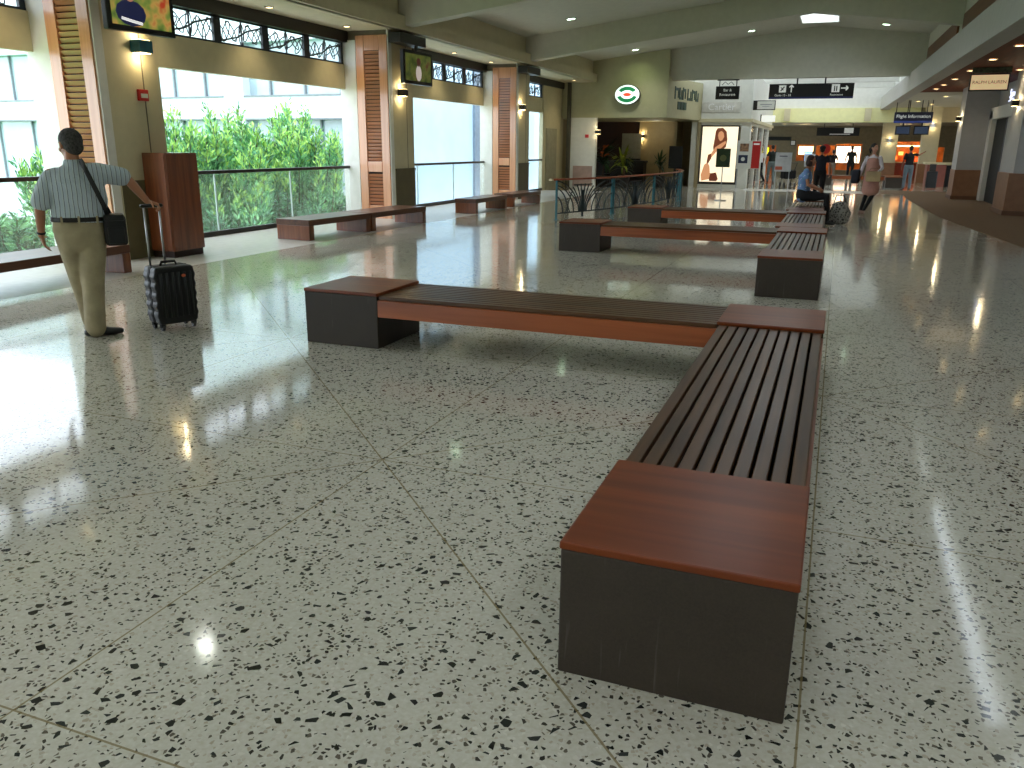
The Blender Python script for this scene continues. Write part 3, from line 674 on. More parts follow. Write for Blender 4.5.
# ------------------------------------------------------------------ teal railing round the stair opening
def teal_rail(pts, label, nprim):
    t = thing('ornamental_railing', label, 'railing', (pts[0][0], pts[0][1], 0)); o = Vector((*pts[0], 0)); H = .87
    P = [Vector((*p, 0))-o for p in pts]
    # smooth arc through the posts
    def cr(a, b, c, d, u): return .5*((2*b)+(-a+c)*u+(2*a-5*b+4*c-d)*u*u+(-a+3*b-3*c+d)*u**3)
    arc = []
    for i in range(len(P)-1):
        a = P[max(i-1, 0)]; b = P[i]; c = P[i+1]; d = P[min(i+2, len(P)-1)]
        arc.append([cr(a, b, c, d, k/12) for k in range(13)])
    full = [p for i, s in enumerate(arc) for p in (s if i == 0 else s[1:])]
    up = Vector((0, 0, 1))
    ext0 = full[0]+(full[0]-full[1]).normalized()*.18; ext1 = full[-1]+(full[-1]-full[-2]).normalized()*.12
    MB().tube([p+up*H for p in [ext0]+full+[ext1]], [(.05, .022)]*(len(full)+2), 10, up=(0, 0, 1)).build('handrail', W_hand, t, smooth=True)
    MB().tube([ext0+up*H+(ext0-full[0]).normalized()*.06, ext0+up*H], [(.052, .024)]*2, 10, up=(0, 0, 1)).build('handrail_end', M_cream, t)
    MB().tube([p+up*.14 for p in full], .016, 6).build('bottom_rail', M_tealdark, t)
    for i, p in enumerate(P):
        dr = (full[min(i*12+1, len(full)-1)]-full[max(i*12-1, 0)]).normalized()
        for s in ((-.045, .045) if 0 < i < len(P)-1 else (0,)):
            q = p+dr*s; MB().box(q.x-.022, q.x+.022, q.y-.022, q.y+.022, 0, H-.02).box(q.x-.045, q.x+.045, q.y-.045, q.y+.045, 0, .012).build('post', M_teal, t, bevel=.004)
    for i, s in enumerate(arc):
        m = MB()
        def at(u, z):
            u = min(max(u, 0), 1)*12; k = min(int(u), 11); f = u-k; v = s[k].lerp(s[k+1], f); return v+up*z
        # centre stem and fanned reeds, arches at both sides
        m.tube([at(.5, 0.02), at(.5, .62)], .028, 6)
        for k, (tp, zt) in enumerate(((.36, .70), (.42, .74), (.47, .76), (.53, .76), (.58, .74), (.64, .70), (.70, .60), (.30, .60))):
            m.tube([at(.5+(tp-.5)*(.25+.9*(q/8)**2 if True else 0), .14+(zt-.14)*q/8) for q in range(9)], .015, 5)
        m.tube([at(.36+.28*q/8, .74) for q in range(9)], .015, 5)
        for side in (0, 1):
            for rr, zz in ((.16, .50), (.26, .68), (.36, .74), (.44, .84)):
                m.tube([at(abs(side-rr*math.sin(R(90*q/10))), .14+(zz-.14)*math.cos(R(90*q/10))) for q in range(11)], .015, 5)
            m.tube([at(abs(side-.30+.12*(q/8)), .14+.4*(q/8)) for q in range(9)], .013, 5)
            m.tube([at(abs(side-.22-.1*(q/8)), .14+.45*(q/8)) for q in range(9)], .013, 5)
        m.build('fan_panel', M_tealdark, t)
teal_rail([(-5.74, 17.56), (-5.04, 19.79), (-4.62, 22.6), (-4.45, 25.4)], 'curved teal railing with wooden handrail, fan pattern panels, behind the benches', 3)
teal_rail([(-4.45, 25.75), (-4.62, 26.9), (-4.95, 27.9)], 'far return of the teal railing, curving back towards the kiosk', 2)

# ------------------------------------------------------------------ signs
M_signd = mat('sign_black_face', (.06, .06, .075), .35); M_signb = mat('sign_blue_band', (.12, .16, .38), .4); M_pic = mat('sign_white_print', (.9, .9, .88), .5, emit=(.8, .82, .8), es=.35)
RX = (R(90), 0, 0)
t = thing('hanging_sign', 'long black overhead gate sign with white arrows and pictograms', 'sign', (-1.205, 31.82, 3.245)); t.scale = (1.18, 1, 1.18)
MB().box(-1.18, 1.18, 0, .16, 0, .42).build('panel', M_signd, t, bevel=.008); MB().box(-1.18, 1.18, -.004, 0, 0, .05).build('blue_band', M_signb, t)
for x in (-.4, .38): MB().tube([(x, .08, .42), (x, .08, .585)], .022, 8).build('hanger', M_dark, t)
def frame_icon(x, z, s, par):
    MB().box(x-s, x+s, -.006, 0, z-s, z+s).build('pictogram', M_pic, par)
frame_icon(-.80, .28, .10, t)
MB().tube([(-.85, -.012, .22), (-.75, -.012, .34)], .018, 6).tube([(-.85, -.012, .32), (-.77, -.012, .24)], .012, 6).build('plane_symbol', M_signd, t)
def arrow(x, z, ang, par, s=.1):
    m = MB(); rot = Matrix.Translation((x, -.005, z)) @ Matrix.Rotation(ang, 4, 'Y')
    m.box(-.018, .018, -.004, .004, -s, s*.9, rot)
    for a in (-1, 1): m.box(-.018, .018, -.004, .004, -s*.85, 0, rot @ Matrix.Translation((0, 0, s)) @ Matrix.Rotation(a*R(45), 4, 'Y'))
    m.build('arrow', M_pic, par)
arrow(-.55, .28, 0, t)
text('lettering', 'Gates 12 - 23', .085, M_pic, t, (-.78, -.006, .10), RX)
frame_icon(.68, .28, .11, t)
MB().ell((.65, -.01, .33), (.018, .006, .018), 8, 4).ell((.71, -.01, .33), (.018, .006, .018), 8, 4).box(.635, .665, -.012, -.006, .2, .31).box(.695, .725, -.012, -.006, .2, .31).build('person_symbol', M_signd, t)
arrow(.92, .28, R(90), t)
text('lettering', 'Restrooms', .08, M_pic, t, (.72, -.006, .10), RX)

t = thing('hanging_sign', 'small black overhead restaurant sign hung from a metal bracket', 'sign', (-4.04, 31.84, 3.25)); t.scale = (1.063, 1, 1.063)
MB().box(-.39, .39, 0, .1, 0, .42).build('panel', M_signd, t, bevel=.008)
text('lettering', 'Bar &', .12, M_pic, t, (0, -.006, .29), RX); text('lettering', 'Restaurant', .12, M_pic, t, (0, -.006, .15), RX)
m = MB().box(-.36, .36, .03, .07, .60, .64)
for x in (-.28, .28): m.tube([(x, .05, .42), (x, .05, .62)], .015, 6)
m.tube([(-.2, .05, .46), (-.1, .05, .56), (0, .05, .48), (.1, .05, .56), (.2, .05, .46)], .012, 6); m.build('bracket', M_dark, t)

t = thing('hanging_sign', 'blue-black overhead flight information sign over twin monitors', 'sign', (2.62, 38.7, 2.612)); t.scale = (1.433, 1, 1.433)
MB().box(-.5, .5, 0, .12, 0, .30).build('panel', mat('navy_sign', (.09, .10, .20), .4), t, bevel=.006); MB().box(-.5, .5, -.004, 0, 0, .06).build('blue_band', mat('blue_band2', (.25, .32, .62), .4), t)
text('lettering', 'Flight Information', .125, M_pic, t, (0, -.006, .18), RX)
for x in (-.46, -.16, -.12, .2, .34, .46): MB().tube([(x, .06, .30), (x, .06, .62)], .012, 6).build('hanger', M_dark, t)
for x, l in ((2.29, 'left small flight monitor below the flight information sign'), (2.98, 'right small flight monitor below the flight information sign')):
    q = thing('flight_monitor', l, 'monitor', (x, 38.72, 2.15), R(8 if x < 2.5 else -8)); q.scale = (1.433, 1, 1.433); MB().box(-.2, .2, 0, .08, 0, .25).build('housing', M_black, q, bevel=.01); MB().box(-.17, .17, -.004, 0, .03, .22).build('screen', mat('monitor_screen', (.08, .1, .13), .2, emit=(.16, .2, .27), es=1), q)
    MB().box(-.02, .02, .02, .06, .25, .325).build('hanger', M_dark, q)

t = thing('hanging_sign', 'cream lit shop sign in a dark frame hung from the timber ceiling', 'sign', (3.2, 24.0, 2.97), R(-4))
MB().box(-.43, .43, 0, .14, 0, .4).build('frame', M_dark, t, bevel=.008)
MB().box(-.40, .40, -.004, .0, .03, .37).build('panel', mat('cream_lightbox', (.9, .8, .62), .5, emit=(.95, .82, .62), es=.55), t)
text('lettering', 'RALPH LAUREN', .105, mat('brown_print', (.35, .25, .18), .5), t, (0, -.008, .2), RX)
MB().box(-.40, .45, .03, .11, .42, .62).build('carved_board', mat('mottled_green_wood', (.34, .36, .26), .5, var=.25, scale=14), t, bevel=.01)
MB().tube([(-.36, .07, .38), (-.36, .07, .43)], .012, 6).tube([(.36, .07, .38), (.36, .07, .43)], .012, 6).build('link', M_dark, t)
t = thing('neon_sign', 'white glowing script sign on the right wall above the door', 'sign', (4.46, 28.6, 3.14), R(-90)); t.scale = (.8,)*3
text('lettering', 'Sp', .46, mat('neon_white', (.9, .9, 1), .5, emit=(.85, .88, 1), es=2), t, (-.25, 0, .02), (R(90), 0, 0), ext=.008)
MB().tube([(.0+.05*k, 0, .0+.07*math.sin(k*1.7)) for k in range(11)], .014, 6).build('script_stroke', MATS['neon_white'], t)
MB().tube([(-.6, 0, -.22), (0, 0, -.16), (.6, 0, -.2)], .015, 6).build('underline', MATS['neon_white'], t)

# oval sign
t = thing('oval_sign', 'lit oval white and green sign with a red centre on the olive wall', 'sign', (-7.57, 31.33, 3.42))
M_ov = mat('oval_white', (.95, .97, .95), .5, emit=(.92, 1, .95), es=1.1); M_og = mat('oval_green', (.1, .5, .3), .5, emit=(.12, .52, .32), es=.6); M_or = mat('oval_red', (.85, .3, .2), .5, emit=(.9, .32, .2), es=.8)
def oval(rx, rz_, y0, y1, n=40): return MB().add([(rx*math.cos(2*math.pi*i/n), y, rz_*math.sin(2*math.pi*i/n)) for y in (y0, y1) for i in range(n)], [tuple(range(n)), tuple(range(n, 2*n))]+[(i, (i+1) % n, n+(i+1) % n, n+i) for i in range(n)])
oval(.47, .35, -.10, .07).build('case', M_dark, t); oval(.455, .335, -.112, -.10).build('face', M_ov, t)
for a0, a1 in ((32, 148), (196, 344)):
    m = MB(); k = 14
    for i in range(k+1):
        a = R(a0+(a1-a0)*i/k)
        m.v += [(.385*math.cos(a), -.118, .275*math.sin(a)), (.25*math.cos(a), -.118, .15*math.sin(a))]
    m.f = [(2*i, 2*i+2, 2*i+3, 2*i+1) for i in range(k)]; m.build('green_band', M_og, t)
oval(.15, .06, -.12, -.113, 24).build('red_centre', M_or, t)
# letter sign on the slanting side
d2 = Vector((.7, 3.6, 0)).normalized(); ang = math.atan2(d2.y, d2.x)
t = thing('shop_letter_sign', 'dark green raised lettering on the slanting side of the kiosk', 'sign', (-5.93, 32.5, 3.3), ang)
M_gl = mat('green_letters', (.08, .22, .16), .4)
for k, (a_, b_, zz) in enumerate(((-.45, .0, .36), (.02, .34, .34), (.36, .72, .36), (.86, 1.3, .34), (1.34, 1.72, .34), (1.76, 2.1, .32))):
    o_ = MB(); o_.box(a_, a_+.1, -.06, 0, 0, zz+.08); o_.box(a_+.1, b_-.03, -.06, 0, 0 if k % 2 else zz-.06, .1 if k % 2 else zz+.04); o_.box(b_-.12, b_-.03, -.06, 0, .05, zz); o_.build('letter_mark', M_gl, t)
for k in range(3): MB().box(-.1+.32*k, .17+.32*k, -.06, 0, -.36, -.08).build('letter_mark', M_gl, t)
t = thing('shop_letter_sign', 'white script lettering on the white wall over the lit poster', 'sign', (-4.62, 35.05, 3.12))
MB().box(-.75, .75, -.05, 0, -.2, .2).build('backing', mat('pale_plaque', (.84, .83, .80), .5), t, bevel=.05)
text('lettering', 'Cartier', .36, mat('letter_white', (.97, .97, .97), .4), t, (0, -.06, 0), RX, ext=.012)
t = thing('blade_sign', 'white projecting sign in a thin dark frame beside the lit poster shop', 'sign', (-3.4, 35.4, 3.02))
MB().box(.08, .80, 0, .05, 0, .36).build('frame', M_dark, t); MB().box(.11, .77, -.006, 0, .03, .33).build('panel', M_white, t); MB().box(-.06, .08, .01, .04, 0, .36).build('bracket', M_dark, t)
MB().box(.22, .66, -.009, -.006, .19, .22).build('print_line', mat('grey_print', (.6, .6, .62), .5), t); MB().box(.3, .58, -.009, -.006, .12, .14).build('print_line', MATS['grey_print'], t)
t = thing('blade_sign', 'smaller white projecting sign further along the left shops', 'sign', (-3.45, 39.0, 2.68))
MB().box(.05, .62, 0, .05, 0, .26).build('panel', mat('white_lit_sign', (.95, .95, .92), .5, emit=(.9, .9, .85), es=.5), t); MB().box(-.05, .05, .01, .04, 0, .3).build('bracket', M_dark, t)
t = thing('hanging_sign', 'dim dark overhead sign far down the corridor with a white pictogram', 'sign', (-.25, 48.0, 2.22))
MB().box(-1.05, 1.05, 0, .12, 0, .42).build('panel', M_signd, t); MB().box(.3, .75, -.01, 0, .14, .4).build('pictogram', M_pic, t); MB().box(-.4, .6, -.01, 0, .07, .10).build('line', M_pic, t)
for x in (-.7, .7): MB().tube([(x, .06, .42), (x, .06, .62)], .02, 6).build('hanger', M_dark, t)

# lit poster
t = thing('lit_poster', 'tall backlit poster of a long-haired woman with a brown bag, in the shop front', 'poster', (-4.60, 35.04, .14))
Wd, Hh = .75, 2.29
MB().box(-Wd, Wd, 0, .1, 0, Hh).build('frame', M_dark, t); 
pm = NG('poster_glow'); tc = pm.n('ShaderNodeTexCoord'); nz = pm.n('ShaderNodeTexNoise'); nz.inputs['Scale'].default_value = 1.2; pm.L.new(tc.outputs['Object'], nz.inputs['Vector'])
pm.L.new(pm.mix(nz.outputs['Fac'], srgb((1, .90, .70)), srgb((1, .97, .88))), pm.b.inputs['Emission Color']); pm.b.inputs['Emission Strength'].default_value = 1.15; pm.b.inputs['Base Color'].default_value = (.3, .3, .3, 1)
pn = MB().box(-Wd+.05, Wd-.05, -.006, 0, .09, Hh-.05).build('panel', pm.m, t)
def flat(pts, y): n = len(pts); return MB().add([(x, y, z) for x, z in pts], [tuple(range(n))])
ph = mat('poster_hair', (.05, .02, .02), .6, emit=(.48, .25, .15), es=.8); ps = mat('poster_skin', (.05, .03, .02), .6, emit=(.85, .60, .42), es=.95); pb = mat('poster_bag', (.05, .02, .02), .6, emit=(.42, .20, .12), es=.8); pd = mat('poster_dress', (.05, .04, .03), .6, emit=(.93, .83, .66), es=.95)
flat([(-.12, 2.18), (.10, 2.2), (.25, 2.05), (.30, 1.75), (.26, 1.45), (.12, 1.35), (-.05, 1.3), (-.2, 1.22), (-.24, 1.45), (-.2, 1.8), (-.18, 2.05)], -.008).build('picture_hair', ph, pn)
flat([(-.05, 2.03), (.05, 2.08), (.14, 2.0), (.17, 1.85), (.1, 1.72), (.02, 1.68), (-.05, 1.78), (-.08, 1.92)], -.010).build('picture_face', ps, pn)
flat([(.1, 1.62), (.24, 1.7), (.26, 1.6), (.12, 1.45), (-.1, 1.28), (-.3, 1.02), (-.42, .85), (-.36, 1.1), (-.15, 1.45)], -.011).build('picture_arm', ps, pn)
flat([(-.42, 1.15), (-.3, 1.2), (-.28, 1.02), (-.4, .8), (-.46, .85)], -.012).build('picture_hand_bag', ph, pn)
flat([(-.55, .75), (-.42, .85), (-.33, .7), (-.3, .45), (-.12, .25), (-.62, .12), (-.66, .35)], -.009).build('picture_leg', ps, pn)
flat([(-.32, .2), (-.28, .42), (-.05, .46), (.04, .2), (-.02, .12), (-.3, .12)], -.013).build('picture_bag', pb, pn)
# standing signs
def easel(loc, wd, h0, h1, label, m, rz=0, base=.22, single=True):
    t = thing('sign_stand', label, 'sign stand', loc, rz)
    if single: MB().tube([(0, 0, 0), (0, 0, h0)], .014, 8).tube([(0, 0, 0), (0, 0, .02)], base*.8, 20).build('stand', M_steel, t)
    else:
        a = MB()
        for x in (-wd/2+.05, wd/2-.05): a.tube([(x, 0, 0), (x, 0, h1)], .015, 8); a.tube([(x, -.22, .02), (x, .22, .02)], .018, 8)
        a.build('stand', M_steel, t)
    p = MB().box(-wd/2, wd/2, -.035, -.015, h0, h1).build('panel', m, t, bevel=.004)
    return t, p
t, p = easel((-3.33, 26.5, 0), .42, 1.0, 1.55, 'small dark green placard on a thin pole, in front of the lit poster', mat('green_placard', (.12, .22, .05), .5, var=.15, scale=10))
flat([(.1*math.cos(R(a)), 1.27+.1*math.sin(R(a))) for a in range(0, 360, 30)], -.037).build('emblem', mat('olive_emblem', (.40, .42, .22), .5), p)
t, p = easel((-3.02, 31, 0), .82, .86, 1.82, 'white display board with a red strip, right of the lit poster', M_white, single=False)
MB().box(.1, .38, -.039, -.035, .88, 1.80).build('red_strip', M_red, p)
flat([(-.32, 1.45), (-.02, 1.45), (-.02, 1.72), (-.32, 1.72)], -.038).build('picture', mat('board_picture', (.55, .42, .32), .5, var=.4, scale=12), p)
flat([(-.35, 1.05), (-.03, 1.05), (-.03, 1.33), (-.35, 1.33)], -.038).build('picture', mat('board_blue', (.12, .16, .28), .5), p)
flat([(-.19+.07*math.cos(R(a)), 1.19+.07*math.sin(R(a))) for a in range(0, 360, 30)], -.040).build('emblem', M_white, p)
MB().box(.14, .34, -.043, -.039, 1.68, 1.73).build('print_line', M_pic, p)
t, p = easel((-1.95, 33, 0), .58, .74, 1.42, 'white notice board on thin legs, left of the seated woman', mat('board_grey_white', (.75, .76, .78), .5), single=False)
MB().box(-.15, .13, -.039, -.035, 1.27, 1.31).build('print_line', mat('dark_print', (.35, .35, .42), .5), p); MB().box(-.27, -.02, -.039, -.035, .80, .92).build('red_picture', mat('orange_print', (.75, .38, .28), .5), p)
t, p = easel((-1.15, 37, 0), .42, .85, 1.35, 'small pale sign on a pole further back, behind the seated woman', mat('board_grey_white', (.75, .76, .78), .5))
# ------------------------------------------------------------------ kiosk recess contents
t = thing('notice_board', 'pale grey blank board leaning on the dark counter inside the kiosk recess', 'board', (-8.55, 36.45, .98)); MB().box(-.42, .42, 0, .05, .1, 1.15).build('board', mat('dim_board', (.62, .60, .52), .6), t); MB().box(-.42, .42, -.05, .1, 0, .1).build('ledge', M_dark, t)
t = thing('kiosk_counter', 'dark low counter inside the kiosk recess', 'counter', (-8.9, 36.0, 0)); MB().box(-.9, 1.1, -.3, .3, 0, .92).build('body', mat('dark_counter', (.13, .09, .06), .5), t); MB().box(-.95, 1.15, -.35, .35, .92, 1.0).build('worktop', M_dark, t)
t = thing('display_screen', 'black floor-standing display near the right side of the kiosk recess', 'screen', (-6.2, 34.3, 0), R(10)); MB().box(-.27, .27, 0, .1, .75, 1.62).build('panel', M_black, t, bevel=.01); MB().box(-.05, .05, .02, .08, 0, .75).box(-.2, .2, -.15, .25, 0, .03).build('stand', M_dark, t)
lamp('POINT', 'recess_light', (-7.4, 35.9, 2.3), 8, (1, .9, .7), size=.1)

def blade_leaf(mb, base, az, ln, wd, rise, droop, k=6):
    ca, sa = math.cos(az), math.sin(az); L_ = []; Rr = []
    for i in range(k+1):
        u = i/k; r = ln*u; z = rise*u-droop*u*u; ww = wd*math.sin(math.pi*min(.98, .12+u*.86))
        c = Vector(base)+Vector((ca*r, sa*r, z)); s = Vector((-sa, ca, 0))*ww
        L_.append(c-s); Rr.append(c+s)
    o = len(mb.v); mb.v += [tuple(p) for p in L_+Rr]; mb.f += [(o+i, o+i+1, o+k+2+i, o+k+1+i) for i in range(k)]
M_leafd = mat('dark_green_leaf', (.12, .24, .08), .5, var=.3, scale=8); M_leafy = mat('yellow_green_leaf', (.48, .52, .14), .5, var=.2, scale=8); M_pot = mat('dark_pot', (.12, .10, .09), .4)
def plant(loc, h, spread, m, label, n=34, seed=1):
    t = thing('potted_plant', label, 'potted plant', loc); rr = random.Random(seed)
    MB().tube([(0, 0, 0), (0, 0, .03), (0, 0, .42), (0, 0, .45)], [.17, .19, .25, .25], 20).build('pot', M_pot, t)
    MB().tube([(0, 0, .4), (.02, .01, .8), (0, 0, h*.7)], [.035, .03, .02], 8).build('stem', mat('brown_stem', (.25, .18, .1), .7), t)
    mb = MB()
    for i in range(n): blade_leaf(mb, (0, 0, rr.uniform(.45, .75)*h), rr.uniform(0, 6.28), spread*rr.uniform(.6, 1), spread*.09, h*rr.uniform(.1, .4), h*rr.uniform(0, .35))
    mb.build('foliage', m, t); return t
plant((-8.75, 32.6, 0), 1.9, .75, M_leafd, 'tall dark leafy plant at the left edge of the kiosk recess', seed=3)
plant((-7.85, 32.3, 0), 1.6, .62, M_leafy, 'yellow-green leafy plant in the middle of the kiosk recess', seed=5)
plant((-8.2, 33.9, 0), 1.3, .6, M_leafd, 'lower dark plant between the yellow-green plant and the recess wall', seed=8)
plant((-6.75, 34.0, 0), 1.45, .5, M_leafd, 'dark plant beside the black display screen in the recess', seed=11)
t = thing('flower_arrangement', 'orange flower heads on stems above the dark plant in the kiosk recess', 'flowers', (-8.95, 34.0, 0))
MB().tube([(0, 0, 0), (0, 0, .5)], [.12, .16], 16).build('vase', M_pot, t)
mb = MB(); ms = MB()
for i in range(7):
    x, y, z = random.uniform(-.25, .25), random.uniform(-.2, .2), random.uniform(1.2, 1.6); ms.tube([(0, 0, .4), (x*.5, y*.5, z*.7), (x, y, z)], .01, 5); mb.ell((x, y, z), (.09, .09, .06), 10, 5)
ms.build('stem', M_leafd, t); mb.build('flower_head', mat('orange_petals', (.8, .38, .1), .5), t)

# ------------------------------------------------------------------ outside: ground, building, planting
M_grass = mat('lawn_green', (.42, .62, .33), .9, var=.2, scale=3)
g_ = struct('floor_outside_lawn', MB().add([(-60, -40, -2.6), (-12.4, -40, -2.6), (-12.4, 60, -2.6), (-60, 60, -2.6)], [(0, 1, 2, 3)]), M_grass)
M_bwall = mat('white_building_render', (.79, .84, .87), .6, var=.015)
M_bglass = mat('office_glass', (.62, .70, .73), .06, var=.10, scale=.8, spec=.9)
M_mull = mat('grey_mullion', (.45, .48, .50), .5)
# facade plane across the court: roughly square to the view through the openings
M_blue = mat('pale_blue_render', (.66, .77, .84), .6, var=.03, scale=1.2)
bt = thing('office_building', 'white building with bands of windows across the court, seen over the green bush', 'building', (-13.9, 22.3, -2.6), R(180-3.5))
# local: x runs along the facade to the left in the photo, -y goes into the building
WB = 34
def bb_(n, m, x0, x1, y0, y1, z0, z1, par=None, bevel=0): return box(x0, x1, y0, y1, z0+2.6, z1+2.6).build(n, m, par or bt, bevel=bevel)
bb_('wall', M_bwall, 0, WB, -14, -.35, -2.6, 7); bb_('side_wall', M_blue, -.05, 0, -14, -.05, -2.6, 7); bb_('wall_band', M_bwall, 0, WB, -.36, .0, 2.33, 3.0); bb_('wall_band', M_bwall, 0, WB, -.36, .0, 4.6, 7)
bb_('window_strip', M_bglass, .3, WB, -.34, -.3, 3.0, 4.6); bb_('window_strip', M_bglass, .3, WB, -.34, -.3, .2, 2.33); bb_('wall_band', M_bwall, 0, WB, -.36, .0, -2.6, .2)
bb_('sill', M_mull, 0, WB, -.3, .02, 2.98, 3.03); bb_('soffit_shade', M_mull, 0, WB, -.3, .02, 2.29, 2.34)
x = .4
while x < WB: bb_('mullion', M_mull, x, x+.06, -.3, -.22, 3.0, 4.6); x += 1.35
x = 1.2
while x < WB: bb_('mullion', M_mull, x, x+.06, -.3, -.22, .2, 2.33); x += 1.9
for x in (4.0, 12.6, 21): bb_('wall_pier', M_bwall, x, x+.8, -.36, .03, -2.6, 7)
x = 12.9
# wing that closes the court on the right
wt = thing('annex_building', 'pale blue-white plain wing with a grey column and dark doorway, beyond the second opening', 'building', (-13.9, 36.8, -2.6), 0)
M_blue = mat('pale_blue_render', (.66, .77, .84), .6, var=.03, scale=1.2)
box(-8, .0, -.3, 12, 0, 8.6).build('wall', M_blue, wt)
bb_('pilaster', mat('blue_grey_column', (.40, .46, .52), .5), -.14, -.05, -8.55, -8.0, -2.6, 7)
bb_('doorway', M_dark, -.12, -.05, -9.9, -8.9, -.1, 2.75)
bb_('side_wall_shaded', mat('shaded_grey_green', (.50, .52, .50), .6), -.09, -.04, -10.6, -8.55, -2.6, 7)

def shrub(loc, h, wd, label, seed, cols, up=1.0, g=None, nl=2600):
    t = thing('shrub', label, 'shrub', loc, 0, g); rr = random.Random(seed)
    # stems
    st = MB(); tips = []
    for i in range(44):
        az = rr.uniform(0, 6.28); r = wd*math.sqrt(rr.random())*.95; top = h*(1-.22*(r/wd)**2)*rr.uniform(.78, 1.04)
        p0 = Vector((r*.25*math.cos(az), r*.25*math.sin(az)*.7, 0)); p1 = Vector((r*math.cos(az), r*math.sin(az)*.7, top))
        mid = p0.lerp(p1, .5)+Vector((rr.uniform(-.1, .1), rr.uniform(-.1, .1), 0)); st.tube([p0, mid, p1], [.035, .022, .008], 5); tips.append((mid, p1))
    st.build('stem', mat('shrub_stem', (.30, .26, .16), .8), t)
    ms_ = [MB(), MB(), MB()]
    for i in range(nl):
        a, b = tips[rr.randrange(len(tips))]; u = rr.random()**.6
        c = a.lerp(b, u) if u > .2 else a*rr.uniform(.6, 1)
        spread = wd*.22*(1.15-u*.85)
        az = rr.uniform(0, 6.28); out = Vector((math.cos(az), math.sin(az), 0))
        p = c+out*spread*rr.random()+Vector((0, 0, rr.uniform(-.25, .1)))
        ln = rr.uniform(.09, .18); d = (out*rr.uniform(.3, 1)+Vector((0, 0, rr.uniform(.2, 1.3)*up))).normalized()
        sd = d.cross(Vector((rr.uniform(-1, 1), rr.uniform(-1, 1), rr.uniform(-1, 1)))).normalized()*ln*.15
        k = 2 if (u > .86 and rr.random() < .6) else (1 if rr.random() < .5 else 0)
        q = ms_[k]; o = len(q.v); q.v += [tuple(p), tuple(p+d*ln*.5+sd), tuple(p+d*ln), tuple(p+d*ln*.5-sd)]; q.f.append((o, o+1, o+2, o+3))
    for q, c in zip(ms_, cols): q.build('foliage', c, t)
    return t
G1 = mat('leaf_mid_green', (.30, .53, .36), .55, var=.25, scale=3); G2 = mat('leaf_fresh_green', (.46, .70, .45), .55, var=.2, scale=3); G3 = mat('leaf_yellow_tip', (.62, .80, .40), .55, var=.15, scale=3); G0 = mat('leaf_deep_green', (.20, .38, .24), .6, var=.3, scale=3)
g = 'tall green shrubs massed outside the second opening'
sh = [(-13.9, 12.6, 4.35, 1.6, 'leftmost tall shrub of the green mass, showing just right of the wooden cabinet'), (-14.3, 14.9, 4.9, 1.7, 'tallest shrub of the green mass with upright shoots, above the nearer window benches'),
      (-13.2, 15.6, 4.2, 1.5, 'front shrub of the green mass with yellow-green tips, just behind the glass railing'), (-14.4, 17.6, 4.8, 1.7, 'shrub right of the tallest one in the green mass'),
      (-13.3, 18.6, 4.55, 1.6, 'rightmost front shrub of the green mass, beside the white jamb'), (-14.6, 20.6, 4.9, 1.5, 'rear right shrub of the green mass, seen at the jamb edge')]
sh += [(-14.1, 13.8, 4.5, 1.5, 'shrub between the leftmost and the tallest shrub of the green mass'), (-13.7, 16.9, 4.35, 1.5, 'shrub in the middle of the green mass, filling below the upright shoots')]
for i, (x, y, h, wd, l) in enumerate(sh): shrub((x, y, -2.6), h*1.05, wd, l, 20+i, (G1, G2, G3), 1.5, nl=13000)
for i, (x, y, h, wd, l) in enumerate([(-12.9, 13.6, 3.3, 1.3, 'low dark green shrub behind the glass, left part of the green mass'), (-12.7, 16.9, 3.2, 1.3, 'low dark green shrub behind the glass joint over the window benches'), (-12.8, 19.3, 3.1, 1.2, 'low dark green shrub behind the glass next to the white jamb')]):
    shrub((x, y, -2.6), h, wd, l, 40+i, (G0, G1, G1), .5, nl=9000)
for i, (x, y, h, wd, l) in enumerate([(-14.6, 11.6, 2.9, 1.6, 'low leafy shrub outside the glass, half hidden behind the man'), (-12.9, 9.9, 3.0, 1.2, 'small low shrub directly behind the glass beside the man'), (-13.9, 10.0, 3.05, 1.6, 'low leafy shrub outside the glass, left of the man'), (-13.3, 8.0, 3.4, 1.6, 'low leafy shrub outside the glass at the far left edge')]):
    shrub((x, y, -2.6), h, wd, l, 60+i, (G0, G1, G2), .5, nl=9000)

